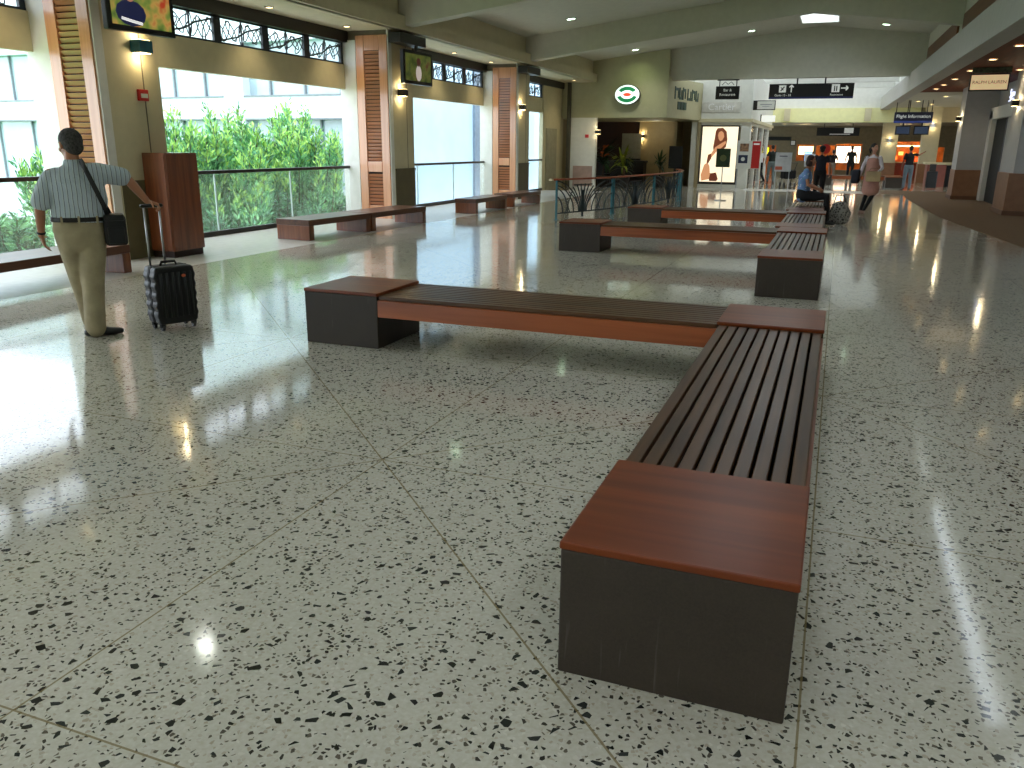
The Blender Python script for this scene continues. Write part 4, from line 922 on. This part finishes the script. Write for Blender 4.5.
# ------------------------------------------------------------------ people
def blob(parts, name, m, parent, vox=.012, smooth=6, mats_uv=None):
    o = parts.build(name, m, parent, smooth=True)
    r = o.modifiers.new('remesh', 'REMESH'); r.mode = 'VOXEL'; r.voxel_size = vox; r.use_smooth_shade = True
    if smooth: s = o.modifiers.new('smooth', 'SMOOTH'); s.iterations = smooth; s.factor = .5
    return o
def bend(p, d, up, angs, lens):
    """chain of joints starting at p in direction d, curling about axis d x up by angs"""
    d = Vector(d).normalized(); ax = d.cross(Vector(up)).normalized(); P = [Vector(p)]
    for a, l in zip(angs, lens):
        d = Matrix.Rotation(R(a), 3, ax) @ d; P.append(P[-1]+d*l)
    return P
def hand(mb, wrist, d, palm, thumb_side, curl=(20, 25, 20), s=1.0, spread=5):
    """d: direction of the fingers, palm: the direction the palm faces, thumb_side: unit vector to the thumb"""
    w0 = Vector(wrist); d = Vector(d).normalized(); pl = Vector(palm).normalized(); pl = (pl-d*pl.dot(d)).normalized()
    sd = d.cross(pl).normalized()
    if sd.dot(Vector(thumb_side)) < 0: sd = -sd
    mb.limb([w0-d*.02*s, w0+d*.03*s, w0+d*.085*s], [(.026*s, .019*s), (.036*s, .015*s), (.040*s, .014*s)], 12, up=pl)
    for i, ln in enumerate((.072, .080, .074, .058)):
        off = (.030-.020*i)*s; base = w0+d*(.088-.004*abs(i-1))*s+sd*off
        P = bend(base, d+sd*math.tan(R(spread))*(1.2-i)*.5, pl, curl, (ln*.44*s, ln*.32*s, ln*.26*s))
        mb.limb(P, [.0085*s, .008*s, .0075*s, .0065*s], 8)
    tb = w0+d*.022*s+sd*.028*s
    P = bend(tb, (d*.65+sd*.85), pl, (15, 18, 15), (.034*s, .028*s, .024*s)); mb.limb(P, [.012*s, .010*s, .009*s, .008*s], 8)

def head(mb, c, yaw, s=1.0, pitch=0):
    """c: centre of the head; faces +Y rotated by yaw"""
    rot = (Matrix.Rotation(yaw, 3, 'Z') @ Matrix.Rotation(pitch, 3, 'X')); c = Vector(c)
    def e(p, r): mb.ell(c+rot @ (Vector(p)*s), [q*s for q in r], 20, 12, rot)
    e((0, -.012, .025), (.076, .094, .090)); e((0, .018, -.045), (.058, .068, .066)); e((0, .045, -.082), (.034, .034, .024))
    e((0, .088, -.012), (.011, .014, .026)); e((0, .098, -.028), (.014, .014, .011))
    e((0, .078, -.062), (.024, .012, .008)); e((0, .074, .022), (.055, .014, .012))
    for sx in (-1, 1): e((sx*.078, -.008, -.005), (.009, .018, .031)); e((sx*.04, .055, -.03), (.025, .025, .022))
    return rot
def face_bits(t, c, rot, s, mh, male=True):
    c = Vector(c)
    for sx in (-1, 1):
        q = MB(); q.ell(c+rot @ (Vector((sx*.030, .079, .006))*s), [.012*s, .008*s, .007*s], 12, 8, rot); q.build('eye', mat('eye_white', (.9, .88, .85), .3), t, smooth=True)
        q = MB(); q.ell(c+rot @ (Vector((sx*.030, .0855, .006))*s), [.005*s, .003*s, .005*s], 10, 6, rot); q.build('iris', mat('dark_iris', (.1, .07, .05), .3), t, smooth=True)
        q = MB(); q.limb([c+rot @ (Vector((sx*.014, .087, .026))*s), c+rot @ (Vector((sx*.046, .077, .028))*s)], [.004*s, .003*s], 6); q.build('eyebrow', mh, t, smooth=True)
    q = MB(); q.ell(c+rot @ (Vector((0, .090, -.060))*s), [.021*s, .005*s, .0055*s], 12, 6, rot); q.build('mouth', mat('lips', (.62, .32, .28), .5), t, smooth=True)
V = Vector
M_skin = mat('tanned_skin', (.70, .48, .36), .5, var=.05); M_skin2 = mat('light_skin', (.80, .60, .50), .5, var=.04); M_skin3 = mat('brown_skin', (.52, .33, .24), .5, var=.05)

def stripes():
    g = NG('striped_shirt_cloth'); tc = g.n('ShaderNodeTexCoord'); sx = g.n('ShaderNodeSeparateXYZ'); nz = g.n('ShaderNodeTexNoise'); nz.inputs['Scale'].default_value = 6
    g.L.new(tc.outputs['Object'], nz.inputs['Vector']); g.L.new(tc.outputs['Object'], sx.inputs[0])
    x = g.math('MULTIPLY_ADD', g.math('SUBTRACT', nz.outputs['Fac'], .5), .022, sx.outputs[0])
    def ln(off, sp, wd):
        t_ = g.math('DIVIDE', g.math('ADD', x, off), sp); return g.math('LESS_THAN', g.math('ABSOLUTE', g.math('SUBTRACT', t_, g.math('ROUND', t_))), wd)
    c = g.mix(nz.outputs['Fac'], srgb((.68, .74, .80)), srgb((.80, .84, .87)))
    c = g.mix(g.math('MULTIPLY', ln(.006, .034, .13), .7), c, srgb((.80, .84, .84)))
    c = g.mix(g.math('MULTIPLY', ln(0, .034, .07), .8), c, srgb((.20, .25, .30)))
    g.L.new(c, g.b.inputs['Base Color']); g.b.inputs['Roughness'].default_value = .85
    wz = g.n('ShaderNodeTexNoise'); wz.inputs['Scale'].default_value = 9; wz.inputs['Detail'].default_value = 3; wz.inputs['Distortion'].default_value = .8; g.L.new(tc.outputs['Object'], wz.inputs['Vector'])
    bp = g.n('ShaderNodeBump'); bp.inputs['Strength'].default_value = .7; bp.inputs['Distance'].default_value = .02; g.L.new(wz.outputs['Fac'], bp.inputs['Height']); g.L.new(bp.outputs[0], g.b.inputs['Normal'])
    return g.m
def shoe(mb, ank, toe_dir, s=1.0):
    a = V(ank); d = V(toe_dir).normalized(); z = a.z
    mb.limb([a-d*.055*s+V((0, 0, -.045)), a+d*.02+V((0, 0, -.035)), a+d*.10*s+V((0, 0, -.055)), a+d*.185*s+V((0, 0, -.062))], [(.036*s, .034*s), (.042*s, .046*s), (.046*s, .034*s), (.036*s, .024*s)], 14, up=(0, 0, 1))

def standing_man():
    t = thing('person', 'person seen from behind in a striped shirt and khaki trousers, holding the suitcase handle', 'person', (-5.64, 5.10, 0), R(48.7)); t.scale = (.975,)*3
    # local: x right, y away from the camera
    hd = V((-.105, .03, 1.595)); nk = V((-.105, -.01, 1.46)); ch = V((-.11, 0, 1.30)); wa = V((-.115, 0, 1.05)); pe = V((-.115, 0, .92))
    sL, sR = V((-.275, 0, 1.36)), V((.065, 0, 1.375)); eL, eR = V((-.385, -.02, 1.115)), V((.28, .0, 1.335)); wL, wR = V((-.405, .05, .875)), V((.425, .03, 1.135))
    hL, hR = V((-.20, 0, .88)), V((-.035, 0, .88)); kL, kR = V((-.165, .16, .48)), V((-.07, .02, .49)); aL, aR = V((-.12, .34, .09)), V((-.10, -.02, .09))
    b = MB(); rot = head(b, hd, R(28), 1.06, R(-6))
    b.limb([hd+V((0, -.02, -.08)), nk, nk+V((0, 0, -.06))], [(.055, .058), (.056, .06), (.09, .07)], 16, up=(0, 1, 0))
    b.limb([pe, wa, ch, nk+V((0, 0, -.08))], [(.15, .10), (.15, .10), (.165, .105), (.12, .07)], 18, up=(0, 1, 0))
    for s_, e_, w_ in ((sL, eL, wL), (sR, eR, wR)): b.limb([s_, s_.lerp(e_, .5), e_, e_.lerp(w_, .35), w_], [.05, .045, .040, .040, .027], 14)
    for h_, k_, a_ in ((hL, kL, aL), (hR, kR, aR)): b.limb([h_, k_, a_], [.075, .05, .036], 14)
    hand(b, wL, (wL-eL)+V((.05, .02, 0)), V((1, .2, 0)), V((0, 1, 0)), (14, 20, 16), 1.0)
    hand(b, wR, V((.9, -.12, -.35)), V((-.25, -.1, -1)), V((-.2, -1, .1)), (40, 62, 48), 1.0, 2)
    blob(b, 'body', M_skin, t, .0065, 3)
    face_bits(t, hd, rot, 1.0, mat('grey_hair', (.25, .24, .235), .8, var=.35, scale=60, bump=.6))
    hm = MATS['grey_hair']; h = MB(); c = hd
    h.ell(c+rot @ V((0, -.022, .034)), (.088, .101, .098), 24, 14, rot); h.ell(c+rot @ V((0, -.058, -.02)), (.076, .058, .069), 20, 12, rot)
    blob(h, 'hair', hm, t, .007, 3)
    # shirt
    s = MB(); s.limb([wa+V((0, 0, -.035)), V((-.085, 0, 1.15)), ch, V((-.108, -.005, 1.375)), nk+V((0, 0, -.03))], [(.205, .15), (.21, .155), (.218, .15), (.165, .11), (.075, .075)], 28, up=(0, 1, 0))
    s.limb([sL+V((.04, 0, -.01)), sL+V((0, 0, -.02)), sL.lerp(eL, .5), sL.lerp(eL, .86)], [.07, .072, .078, .078], 18); s.limb([sR+V((-.06, 0, 0)), sR, sR.lerp(eR, .5), sR.lerp(eR, .84)], [.078, .082, .080, .078], 18)
    s.tube([nk+V((0, 0, -.055)), nk+V((0, -.004, .012))], [(.078, .078), (.066, .07)], 20, up=(0, 1, 0))
    blob(s, 'shirt', stripes(), t, .010, 7)
    # trousers
    kh = mat('khaki_cloth', (.66, .61, .49), .85, var=.09, scale=7, bump=.9)
    p = MB(); p.limb([wa+V((0, 0, -.065)), pe, pe+V((0, 0, -.06))], [(.195, .143), (.205, .16), (.195, .15)], 28, up=(0, 1, 0))
    p.limb([hR+V((0, 0, .0)), hR.lerp(kR, .5), kR, kR.lerp(aR, .5), aR+V((0, 0, -.01))], [(.118, .135), (.108, .122), (.092, .105), (.084, .095), (.085, .10)], 22, up=(0, 1, 0))
    p.limb([hL+V((0, 0, .0)), hL.lerp(kL, .5), kL, kL.lerp(aL, .5), aL+V((0, 0, -.01))], [(.115, .135), (.102, .118), (.088, .10), (.080, .092), (.08, .095)], 22, up=(0, 1, 0))
    blob(p, 'trousers', kh, t, .010, 7)
    q = MB(); n = 40; c0 = wa+V((0, 0, -.045))
    q.tube([c0+V((0, 0, -.018)), c0+V((0, 0, .018))], [(.210, .156), (.207, .154)], n, up=(0, 1, 0)); q.build('belt', mat('dark_leather', (.09, .07, .06), .45), t, smooth=True, bevel=.003)
    q = MB()
    for x in (-.115, .02, -.24): q.box(x-.008, x+.008, -.172, -.150, .975, 1.035)
    q.build('belt_loop', kh, t)
    for a, d_ in ((aL, (-.2, 1, 0)), (aR, (1, .25, 0))):
        q = MB(); shoe(q, a, d_, 1.08); blob(q, 'shoe', mat('black_leather', (.05, .045, .05), .35), t, .007, 3)
    q = MB(); v = (wL-eL).normalized(); q.tube([wL-v*.03, wL-v*.012], [.033, .033], 20); q.build('wristwatch', M_black, t, smooth=True)
    return t
man = standing_man()
# shoulder bag: hangs at the right hip
t = thing('shoulder_bag', 'black shoulder bag with strap, at the right hip of the striped-shirt man', 'bag', (-5.70, 5.03, 0), R(48.7)); t.scale = (.975,)*3
q = MB(); q.box(.155, .33, -.13, .03, .78, 1.03); o = q.build('bag_body', mat('black_nylon', (.055, .055, .065), .6, bump=.4, scale=20), t, bevel=.03, seg=3, smooth=True)
MB().box(.18, .31, -.155, -.13, .80, .94).build('front_pocket', MATS['black_nylon'], o, bevel=.012)
MB().box(.165, .32, -.14, .035, .985, 1.04).build('flap', M_black, t, bevel=.015)
P = [V((.20, -.10, 1.02)), V((.175, -.15, 1.12)), V((.13, -.19, 1.25)), V((.085, -.16, 1.38)), V((.05, -.09, 1.475)), V((.045, .0, 1.485)), V((.07, .10, 1.44)), V((.13, .16, 1.25)), V((.22, .08, 1.03))]
MB().tube(P, [(.019, .0035)]*len(P), 8, up=(0, 1, .3)).build('strap', M_black, t, smooth=True)

# suitcase
t = thing('suitcase', 'black ribbed wheeled suitcase with its handle pulled out, right of the man', 'suitcase', (-5.36, 5.56, 0), R(68))
Wc, Dc, z0, z1 = .36, .23, .055, .555
M_case = mat('black_ribbed_shell', (.045, .05, .055), .5, var=.05, coat=.05)
def shell(y0, y1):
    m = MB(); n = 30
    # outline ring with ribs
    out = []
    for i in range(n+1):
        z = z0+(z1-z0)*i/n; u = abs(i/n-.5)*2; wv = Wc/2-.03*max(0, (u-.82)/.18)**2+.005*math.cos(i/n*2*math.pi*6); out.append((wv, z))
    poly = [(-a, z) for a, z in out]+[(a, z) for a, z in out[::-1]]
    k = len(poly); vs = [V((x, y, z)) for y in (y0, y1) for x, z in poly]
    m.add(vs, [tuple(range(k)), tuple(range(k, 2*k))[::-1]]+[(i, (i+1) % k, k+(i+1) % k, k+i) for i in range(k)])
    return m
o = shell(-Dc/2, -.008).build('shell_front', M_case, t, bevel=.018, seg=3); shell(.008, Dc/2).build('shell_back', M_case, t, bevel=.018, seg=3)
m = MB()
for i in range(6):
    x = -.13+.052*i; m.tube([(x, -Dc/2-.001, z0+.06), (x, -Dc/2-.004, z0+.25), (x, -Dc/2-.001, z1-.05)], [(.015, .006)]*3, 8, up=(0, 1, 0))
m.build('rib', M_case, t, smooth=True)
shell(-.009, .009).build('zip_seam', M_blackm, t)
MB().ell((.07, -Dc/2-.008, .47), (.020, .003, .014), 14, 6).build('badge', mat('orange_badge', (.75, .35, .2), .4), o)
MB().tube([(-.07, 0, z1), (-.06, 0, z1+.03), (.06, 0, z1+.03), (.07, 0, z1)], .012, 8).build('carry_handle', M_black, t, smooth=True)
hx = -.06
for sx in (-.065, .065): MB().tube([(hx+sx, .07, z1-.02), (hx+sx, .07, 1.045)], .009, 10).build('handle_tube', M_steel, t, smooth=True)
MB().limb([(hx-.085, .07, 1.06), (hx+.085, .07, 1.06)], [(.014, .016)]*2, 12).build('grip', M_black, t, smooth=True)
for sx in (-1, 1):
    for sy in (-1, 1):
        w_ = MB(); w_.tube([(sx*.14-.012, sy*.08, .028), (sx*.14+.012, sy*.08, .028)], .028, 16); o = w_.build('wheel', M_black, t, bevel=.003)
        MB().box(sx*.14-.02, sx*.14+.02, sy*.08-.02, sy*.08+.02, .03, .07).build('wheel_fork', M_blackm, o, bevel=.004)

def figure(label, loc, rz, J, top, bottom, skin, hairm, vox=.012, sleeve=.5, skirt=False, legs=None, hair='short', shoes=M_black, cap=None, hs=.95, build=.92, facey=0, curl=(25, 30, 25), shirt_len=0):
    t = thing('person', label, 'person', loc, rz); B = build
    g = {k: V(v) for k, v in J.items()}; b = MB(); rot = head(b, g['hd'], facey, hs); up = (0, 1, 0)
    b.limb([g['hd']+V((0, -.02, -.07)), g['nk'], g['nk']+V((0, 0, -.06))], [.048*B, .050*B, (.08*B, .06*B)], 14, up=up)
    b.limb([g['pe'], g['pe'].lerp(g['ch'], .45), g['ch'], g['nk']+V((0, 0, -.07))], [(.14*B, .10*B), (.12*B, .09*B), (.145*B, .10*B), (.11*B, .065*B)], 16, up=up)
    for s_ in 'LR':
        S, E, W_ = g['s'+s_], g['e'+s_], g['w'+s_]; b.limb([S, S.lerp(E, .5), E, E.lerp(W_, .35), W_], [.044*B, .042*B, .036*B, .036*B, .025*B], 12)
        b.limb([g['h'+s_], g['k'+s_], g['k'+s_].lerp(g['a'+s_], .35), g['a'+s_]], [.078*B, .055*B, .052*B, .036*B], 12)
        dr = (W_-E).normalized(); hand(b, W_, dr, V((-1 if s_ == 'R' else 1, 0, -.1)), V((0, 1, .2)), curl, .95)
    blob(b, 'body', skin, t, vox, 3); face_bits(t, g['hd'], rot, hs, hairm)
    h = MB(); c = g['hd']; S = hs
    h.ell(c+rot @ V((0, -.022*S, .036*S)), (.084*S, .094*S, .092*S), 20, 12, rot); h.ell(c+rot @ V((0, -.058*S, -.02*S)), (.072*S, .052*S, .07*S), 18, 10, rot)
    if hair == 'tied': h.limb([c+rot @ V((0, -.10*S, .02)), c+rot @ V((0, -.15*S, -.03)), c+rot @ V((0, -.13*S, -.12))], [.030, .034, .018], 12)
    if hair == 'bob': h.ell(c+rot @ V((0, -.035, -.03)), (.092, .085, .095), 20, 12, rot)
    blob(h, 'hair', hairm, t, .010, 3)
    if cap: q = MB(); q.ell(c+rot @ V((0, -.01, .055)), (.092, .105, .07), 20, 8, rot); q.limb([c+rot @ V((0, .08, .05)), c+rot @ V((0, .15, .045))], [(.07, .010), (.05, .006)], 12, up=(0, 0, 1)); q.build('cap', cap, t, smooth=True)
    s = MB(); s.limb([g['pe']+V((0, 0, .02-shirt_len)), g['pe'].lerp(g['ch'], .45), g['ch'], g['nk']+V((0, 0, -.09)), g['nk']+V((0, 0, -.04))], [(.175*B, .135*B), (.155*B, .125*B), (.175*B, .135*B), (.14*B, .095*B), (.06*B, .06*B)], 24, up=up)
    if sleeve > 0:
        for s_ in 'LR':
            S_, E, W_ = g['s'+s_], g['e'+s_], g['w'+s_]
            if sleeve <= 1: s.limb([S_, S_.lerp(E, sleeve*.5), S_.lerp(E, sleeve)], [.062*B, .062*B, .058*B], 14)
            else: s.limb([S_, S_.lerp(E, .5), E, E.lerp(W_, sleeve-1)], [.050*B, .052*B, .046*B, .038*B], 14)
    blob(s, 'top', top, t, vox, 5)
    p = MB()
    if skirt:
        z = g['hL'].z; kz = min(g['kL'].z, g['kR'].z); mid = (g['kL']+g['kR'])/2
        p.limb([g['pe']+V((0, 0, .10)), g['pe'], V((mid.x, mid.y*.7, kz+.10))], [(.15*B, .12*B), (.185*B, .15*B), (.235*B, .19*B)], 24, up=up)
    else:
        p.limb([g['pe']+V((0, 0, .04)), g['pe']+V((0, 0, -.04))], [(.17*B, .13*B), (.18*B, .14*B)], 20, up=up)
        for s_ in 'LR': p.limb([g['h'+s_], g['h'+s_].lerp(g['k'+s_], .5), g['k'+s_], g['k'+s_].lerp(g['a'+s_], .5), g['a'+s_].lerp(g['k'+s_], .04)], [.105*B, .095*B, .075*B, .066*B, .06*B], 16)
    blob(p, 'skirt' if skirt else 'trousers', bottom, t, vox, 5)
    if legs:
        p = MB()
        for s_ in 'LR': p.limb([g['h'+s_], g['k'+s_], g['k'+s_].lerp(g['a'+s_], .35), g['a'+s_]], [.085*B, .06*B, .058*B, .041*B], 14)
        blob(p, 'leggings', legs, t, vox, 3)
    for s_ in 'LR':
        q = MB(); d_ = J.get('t'+s_, (0, 1, 0)); shoe(q, g['a'+s_], d_, .92); blob(q, 'shoe', shoes, t, .009, 2)
    return t
def stand_pose(H=1.68, step=.12, armsp=.06):
    k = H/1.70
    return dict(hd=(0, .02, 1.585*k), nk=(0, 0, 1.45*k), ch=(0, 0, 1.27*k), pe=(0, 0, .95*k), sL=(-.155, 0, 1.365*k), sR=(.155, 0, 1.365*k), eL=(-.21-armsp, -.02, 1.10*k), eR=(.21+armsp, -.02, 1.10*k),
                wL=(-.22-armsp, .06, .86*k), wR=(.22+armsp, .06, .86*k), hL=(-.09, 0, .90*k), hR=(.09, 0, .90*k), kL=(-.10, step*.6, .49*k), kR=(.10, -step*.1, .49*k), aL=(-.10, step, .09), aR=(.10, -step, .09))
# walking woman: comes towards the camera, to the left
J = stand_pose(1.72, .10, .02)
J.update(kL=(-.02, .16, .50), aL=(-.03, .20, .10), kR=(.08, .08, .50), aR=(.02, -.10, .10), eR=(.24, -.06, 1.12), wR=(.27, .02, .90), eL=(-.23, .0, 1.12), wL=(-.14, .16, 1.0), hd=(0, .03, 1.60))
J.update(kR=(.05, .10, .50), aR=(.15, .02, .09), kL=(-.10, .08, .50), aL=(.06, .20, .09))
M_pink = mat('dusty_pink_cloth', (.76, .56, .50), .85, var=.06, bump=.5); M_wtop = mat('white_knit', (.88, .86, .88), .85, var=.04, bump=.4); M_hd = mat('dark_hair', (.07, .055, .05), .5, var=.2, bump=.4)
wk = figure('person walking in a pink dress, white long-sleeved top and black leggings', (.78, 22.9, 0), R(172), J, M_wtop, M_pink, M_skin2, M_hd, sleeve=1.85, skirt=True, legs=mat('black_leggings', (.05, .05, .06), .8), hair='tied', facey=R(50), build=.9, shoes=mat('tan_shoe', (.55, .42, .36), .5))
q = MB(); q.limb([(0, .0, 1.28), (0, .0, 1.12), (0, 0, .98)], [(.155, .128), (.148, .125), (.17, .14)], 22, up=(0, 1, 0)); q.limb([(-.09, .1, 1.27), (-.1, .02, 1.41)], [.015, .012], 8); q.limb([(.09, .1, 1.27), (.1, .02, 1.41)], [.015, .012], 8)
blob(q, 'dress_bodice', M_pink, wk, .012, 4)
t = thing('shoulder_bag', 'dark navy shoulder bag hanging at the side of the woman in the pink dress', 'bag', (.78, 22.9, 0), R(172)); M_navy = mat('navy_nylon', (.07, .08, .14), .6, bump=.4)
MB().box(.26, .46, -.2, .16, .74, 1.08).build('bag_body', M_navy, t, bevel=.05, seg=3, smooth=True)
P = [V((.30, .08, 1.08)), V((.24, .12, 1.22)), V((.17, .09, 1.40)), V((.14, .0, 1.455)), V((.17, -.09, 1.38)), V((.30, -.10, 1.08))]
MB().tube(P, [(.022, .004)]*6, 8, up=(1, 0, .3)).build('strap', M_navy, t, smooth=True)
t = thing('handbag', 'flat beige bag held in front of the pink dress', 'bag', (.78, 22.9, 0), R(172))
MB().box(-.24, .10, .205, .26, .80, 1.05).build('bag_body', mat('beige_canvas', (.72, .62, .46), .8, var=.08), t, bevel=.015)
MB().tube([(-.2, .235, 1.05), (-.16, .235, 1.12), (.0, .235, 1.12), (.04, .235, 1.05)], .008, 6).build('handle', mat('tan_strap', (.55, .42, .28), .6), t)

# seated woman on the bench, facing right (+x)
J = dict(hd=(0, .09, 1.235), nk=(0, .03, 1.10), ch=(0, .0, .93), pe=(0, -.02, .62), sL=(-.155, .01, 1.04), sR=(.155, .01, 1.04), eL=(-.21, .07, .79), eR=(.21, .07, .79), wL=(-.15, .28, .70), wR=(.15, .28, .70),
         hL=(-.085, .0, .565), hR=(.085, .0, .565), kL=(-.10, .47, .56), kR=(.10, .47, .56), aL=(-.11, .51, .10), aR=(.11, .49, .10))
def floral():
    g = NG('floral_cloth'); tc = g.n('ShaderNodeTexCoord'); v = g.n('ShaderNodeTexVoronoi'); v.inputs['Scale'].default_value = 26; g.L.new(tc.outputs['Object'], v.inputs['Vector'])
    f_ = g.math('LESS_THAN', v.outputs['Distance'], .33); sp = g.n('ShaderNodeSeparateColor'); g.L.new(v.outputs['Color'], sp.inputs[0])
    c = g.mix(f_, srgb((.46, .58, .78)), srgb((.84, .86, .93))); c = g.mix(g.math('MULTIPLY', f_, g.math('LESS_THAN', sp.outputs[0], .35)), c, srgb((.42, .70, .78)))
    g.L.new(c, g.b.inputs['Base Color']); g.b.inputs['Roughness'].default_value = .85; return g.m
sw = figure('person sitting on the bench in a patterned blue top and dark trousers, facing right', (-.64, 18.95, 0), R(-90), J, floral(), mat('black_trousers', (.06, .06, .075), .8, bump=.4), M_skin, mat('reddish_brown_hair', (.22, .11, .08), .5, var=.2, bump=.4), sleeve=.45, hair='bob', facey=R(-10), build=1.02, shirt_len=.07); sw.scale = (1.04, 1.0, 1.07)
t = thing('patterned_bag', 'large black and white patterned bag on the floor at the feet of the seated woman', 'bag', (.10, 19.25, 0), R(8))
def pat():
    g = NG('black_white_pattern'); tc = g.n('ShaderNodeTexCoord'); v = g.n('ShaderNodeTexVoronoi', feature='DISTANCE_TO_EDGE'); v.inputs['Scale'].default_value = 20; g.L.new(tc.outputs['Object'], v.inputs['Vector'])
    c = g.mix(g.math('LESS_THAN', v.outputs['Distance'], .16), srgb((.10, .10, .11)), srgb((.66, .65, .62))); g.L.new(c, g.b.inputs['Base Color']); g.b.inputs['Roughness'].default_value = .7; return g.m
q = MB(); q.limb([(-.0, 0, .13), (.02, 0, .26), (.0, 0, .40)], [(.22, .13), (.24, .14), (.16, .10)], 22, up=(0, 1, 0)); blob(q, 'bag_body', pat(), t, .012, 4)
MB().tube([(-.12, 0, .44), (-.08, 0, .62), (.08, 0, .62), (.12, 0, .44)], .012, 8).build('handle', M_black, t, smooth=True)

# figures further away
M_navy2 = mat('dark_navy_cloth', (.10, .11, .17), .85); M_jeans = mat('faded_jeans', (.42, .48, .52), .85, var=.08); M_blk = mat('black_cloth', (.06, .06, .07), .85)
J = stand_pose(1.72, .06, .03); J.update(eR=(.36, .12, 1.36), wR=(.56, .24, 1.47))
figure('person in black with one arm raised and grey-blue jeans, before the orange lit shop', (2.62, 37.4, 0), R(10), J, M_blk, M_jeans, M_skin3, M_hd, sleeve=.6)
t = thing('suitcase', 'black upright suitcase beside the person with the raised arm', 'suitcase', (3.6, 38.5, 0)); MB().box(-.2, .2, -.12, .12, .05, .72).build('shell', M_case, t, bevel=.03); MB().box(-.12, .12, .05, .07, .72, 1.0).build('handle', M_dark, t)
for x in (-.15, .15): MB().tube([(x-.015, 0, .03), (x+.015, 0, .03)], .03, 12).build('wheel', M_black, t)
figure('person in a dark navy shirt and cap, behind the head of the seated woman', (-.52, 27.5, 0), R(0), stand_pose(1.66, .05), M_navy2, M_blk, M_skin, M_hd, cap=M_blackm)
figure('person in a white shirt and black trousers by the left shop windows', (-3.55, 42.0, 0), R(60), stand_pose(1.6, .22), mat('white_cloth', (.85, .85, .85), .85), M_blk, M_skin, M_hd)
figure('person in dark clothes with grey trousers, right of the one in the white shirt', (-2.95, 41.2, 0), R(20), stand_pose(1.72, .12), mat('dark_green_cloth', (.09, .12, .10), .85), mat('grey_trousers', (.40, .45, .45), .85), M_skin, M_hd)
figure('person in dark clothes at the bright far shop, right one of the pair', (.55, 47.5, 0), R(5), stand_pose(1.72, .05), M_blk, M_blk, M_skin, M_hd)
figure('shorter person in dark clothes at the bright far shop, left one of the pair', (-.35, 48.5, 0), R(-10), stand_pose(1.5, .05), mat('dark_maroon_cloth', (.14, .09, .10), .85), mat('light_trousers', (.55, .50, .45), .85), M_skin, M_hd)
t = thing('pushchair', 'dark pushchair shape behind the white notice board', 'pushchair', (-1.95, 37.0, 0), R(20))
MB().box(-.25, .25, -.3, .25, .35, .7).build('seat', M_blk, t, bevel=.05); MB().tube([(-.2, .3, 0.1), (-.2, -.1, .6), (-.2, -.45, 1.0), (.2, -.45, 1.0), (.2, -.1, .6), (.2, .3, .1)], .015, 6).build('frame', M_dark, t)
for x in (-.22, .22):
    for y in (-.3, .3): MB().tube([(x-.02, y, .1), (x+.02, y, .1)], .1, 16).build('wheel', M_black, t)
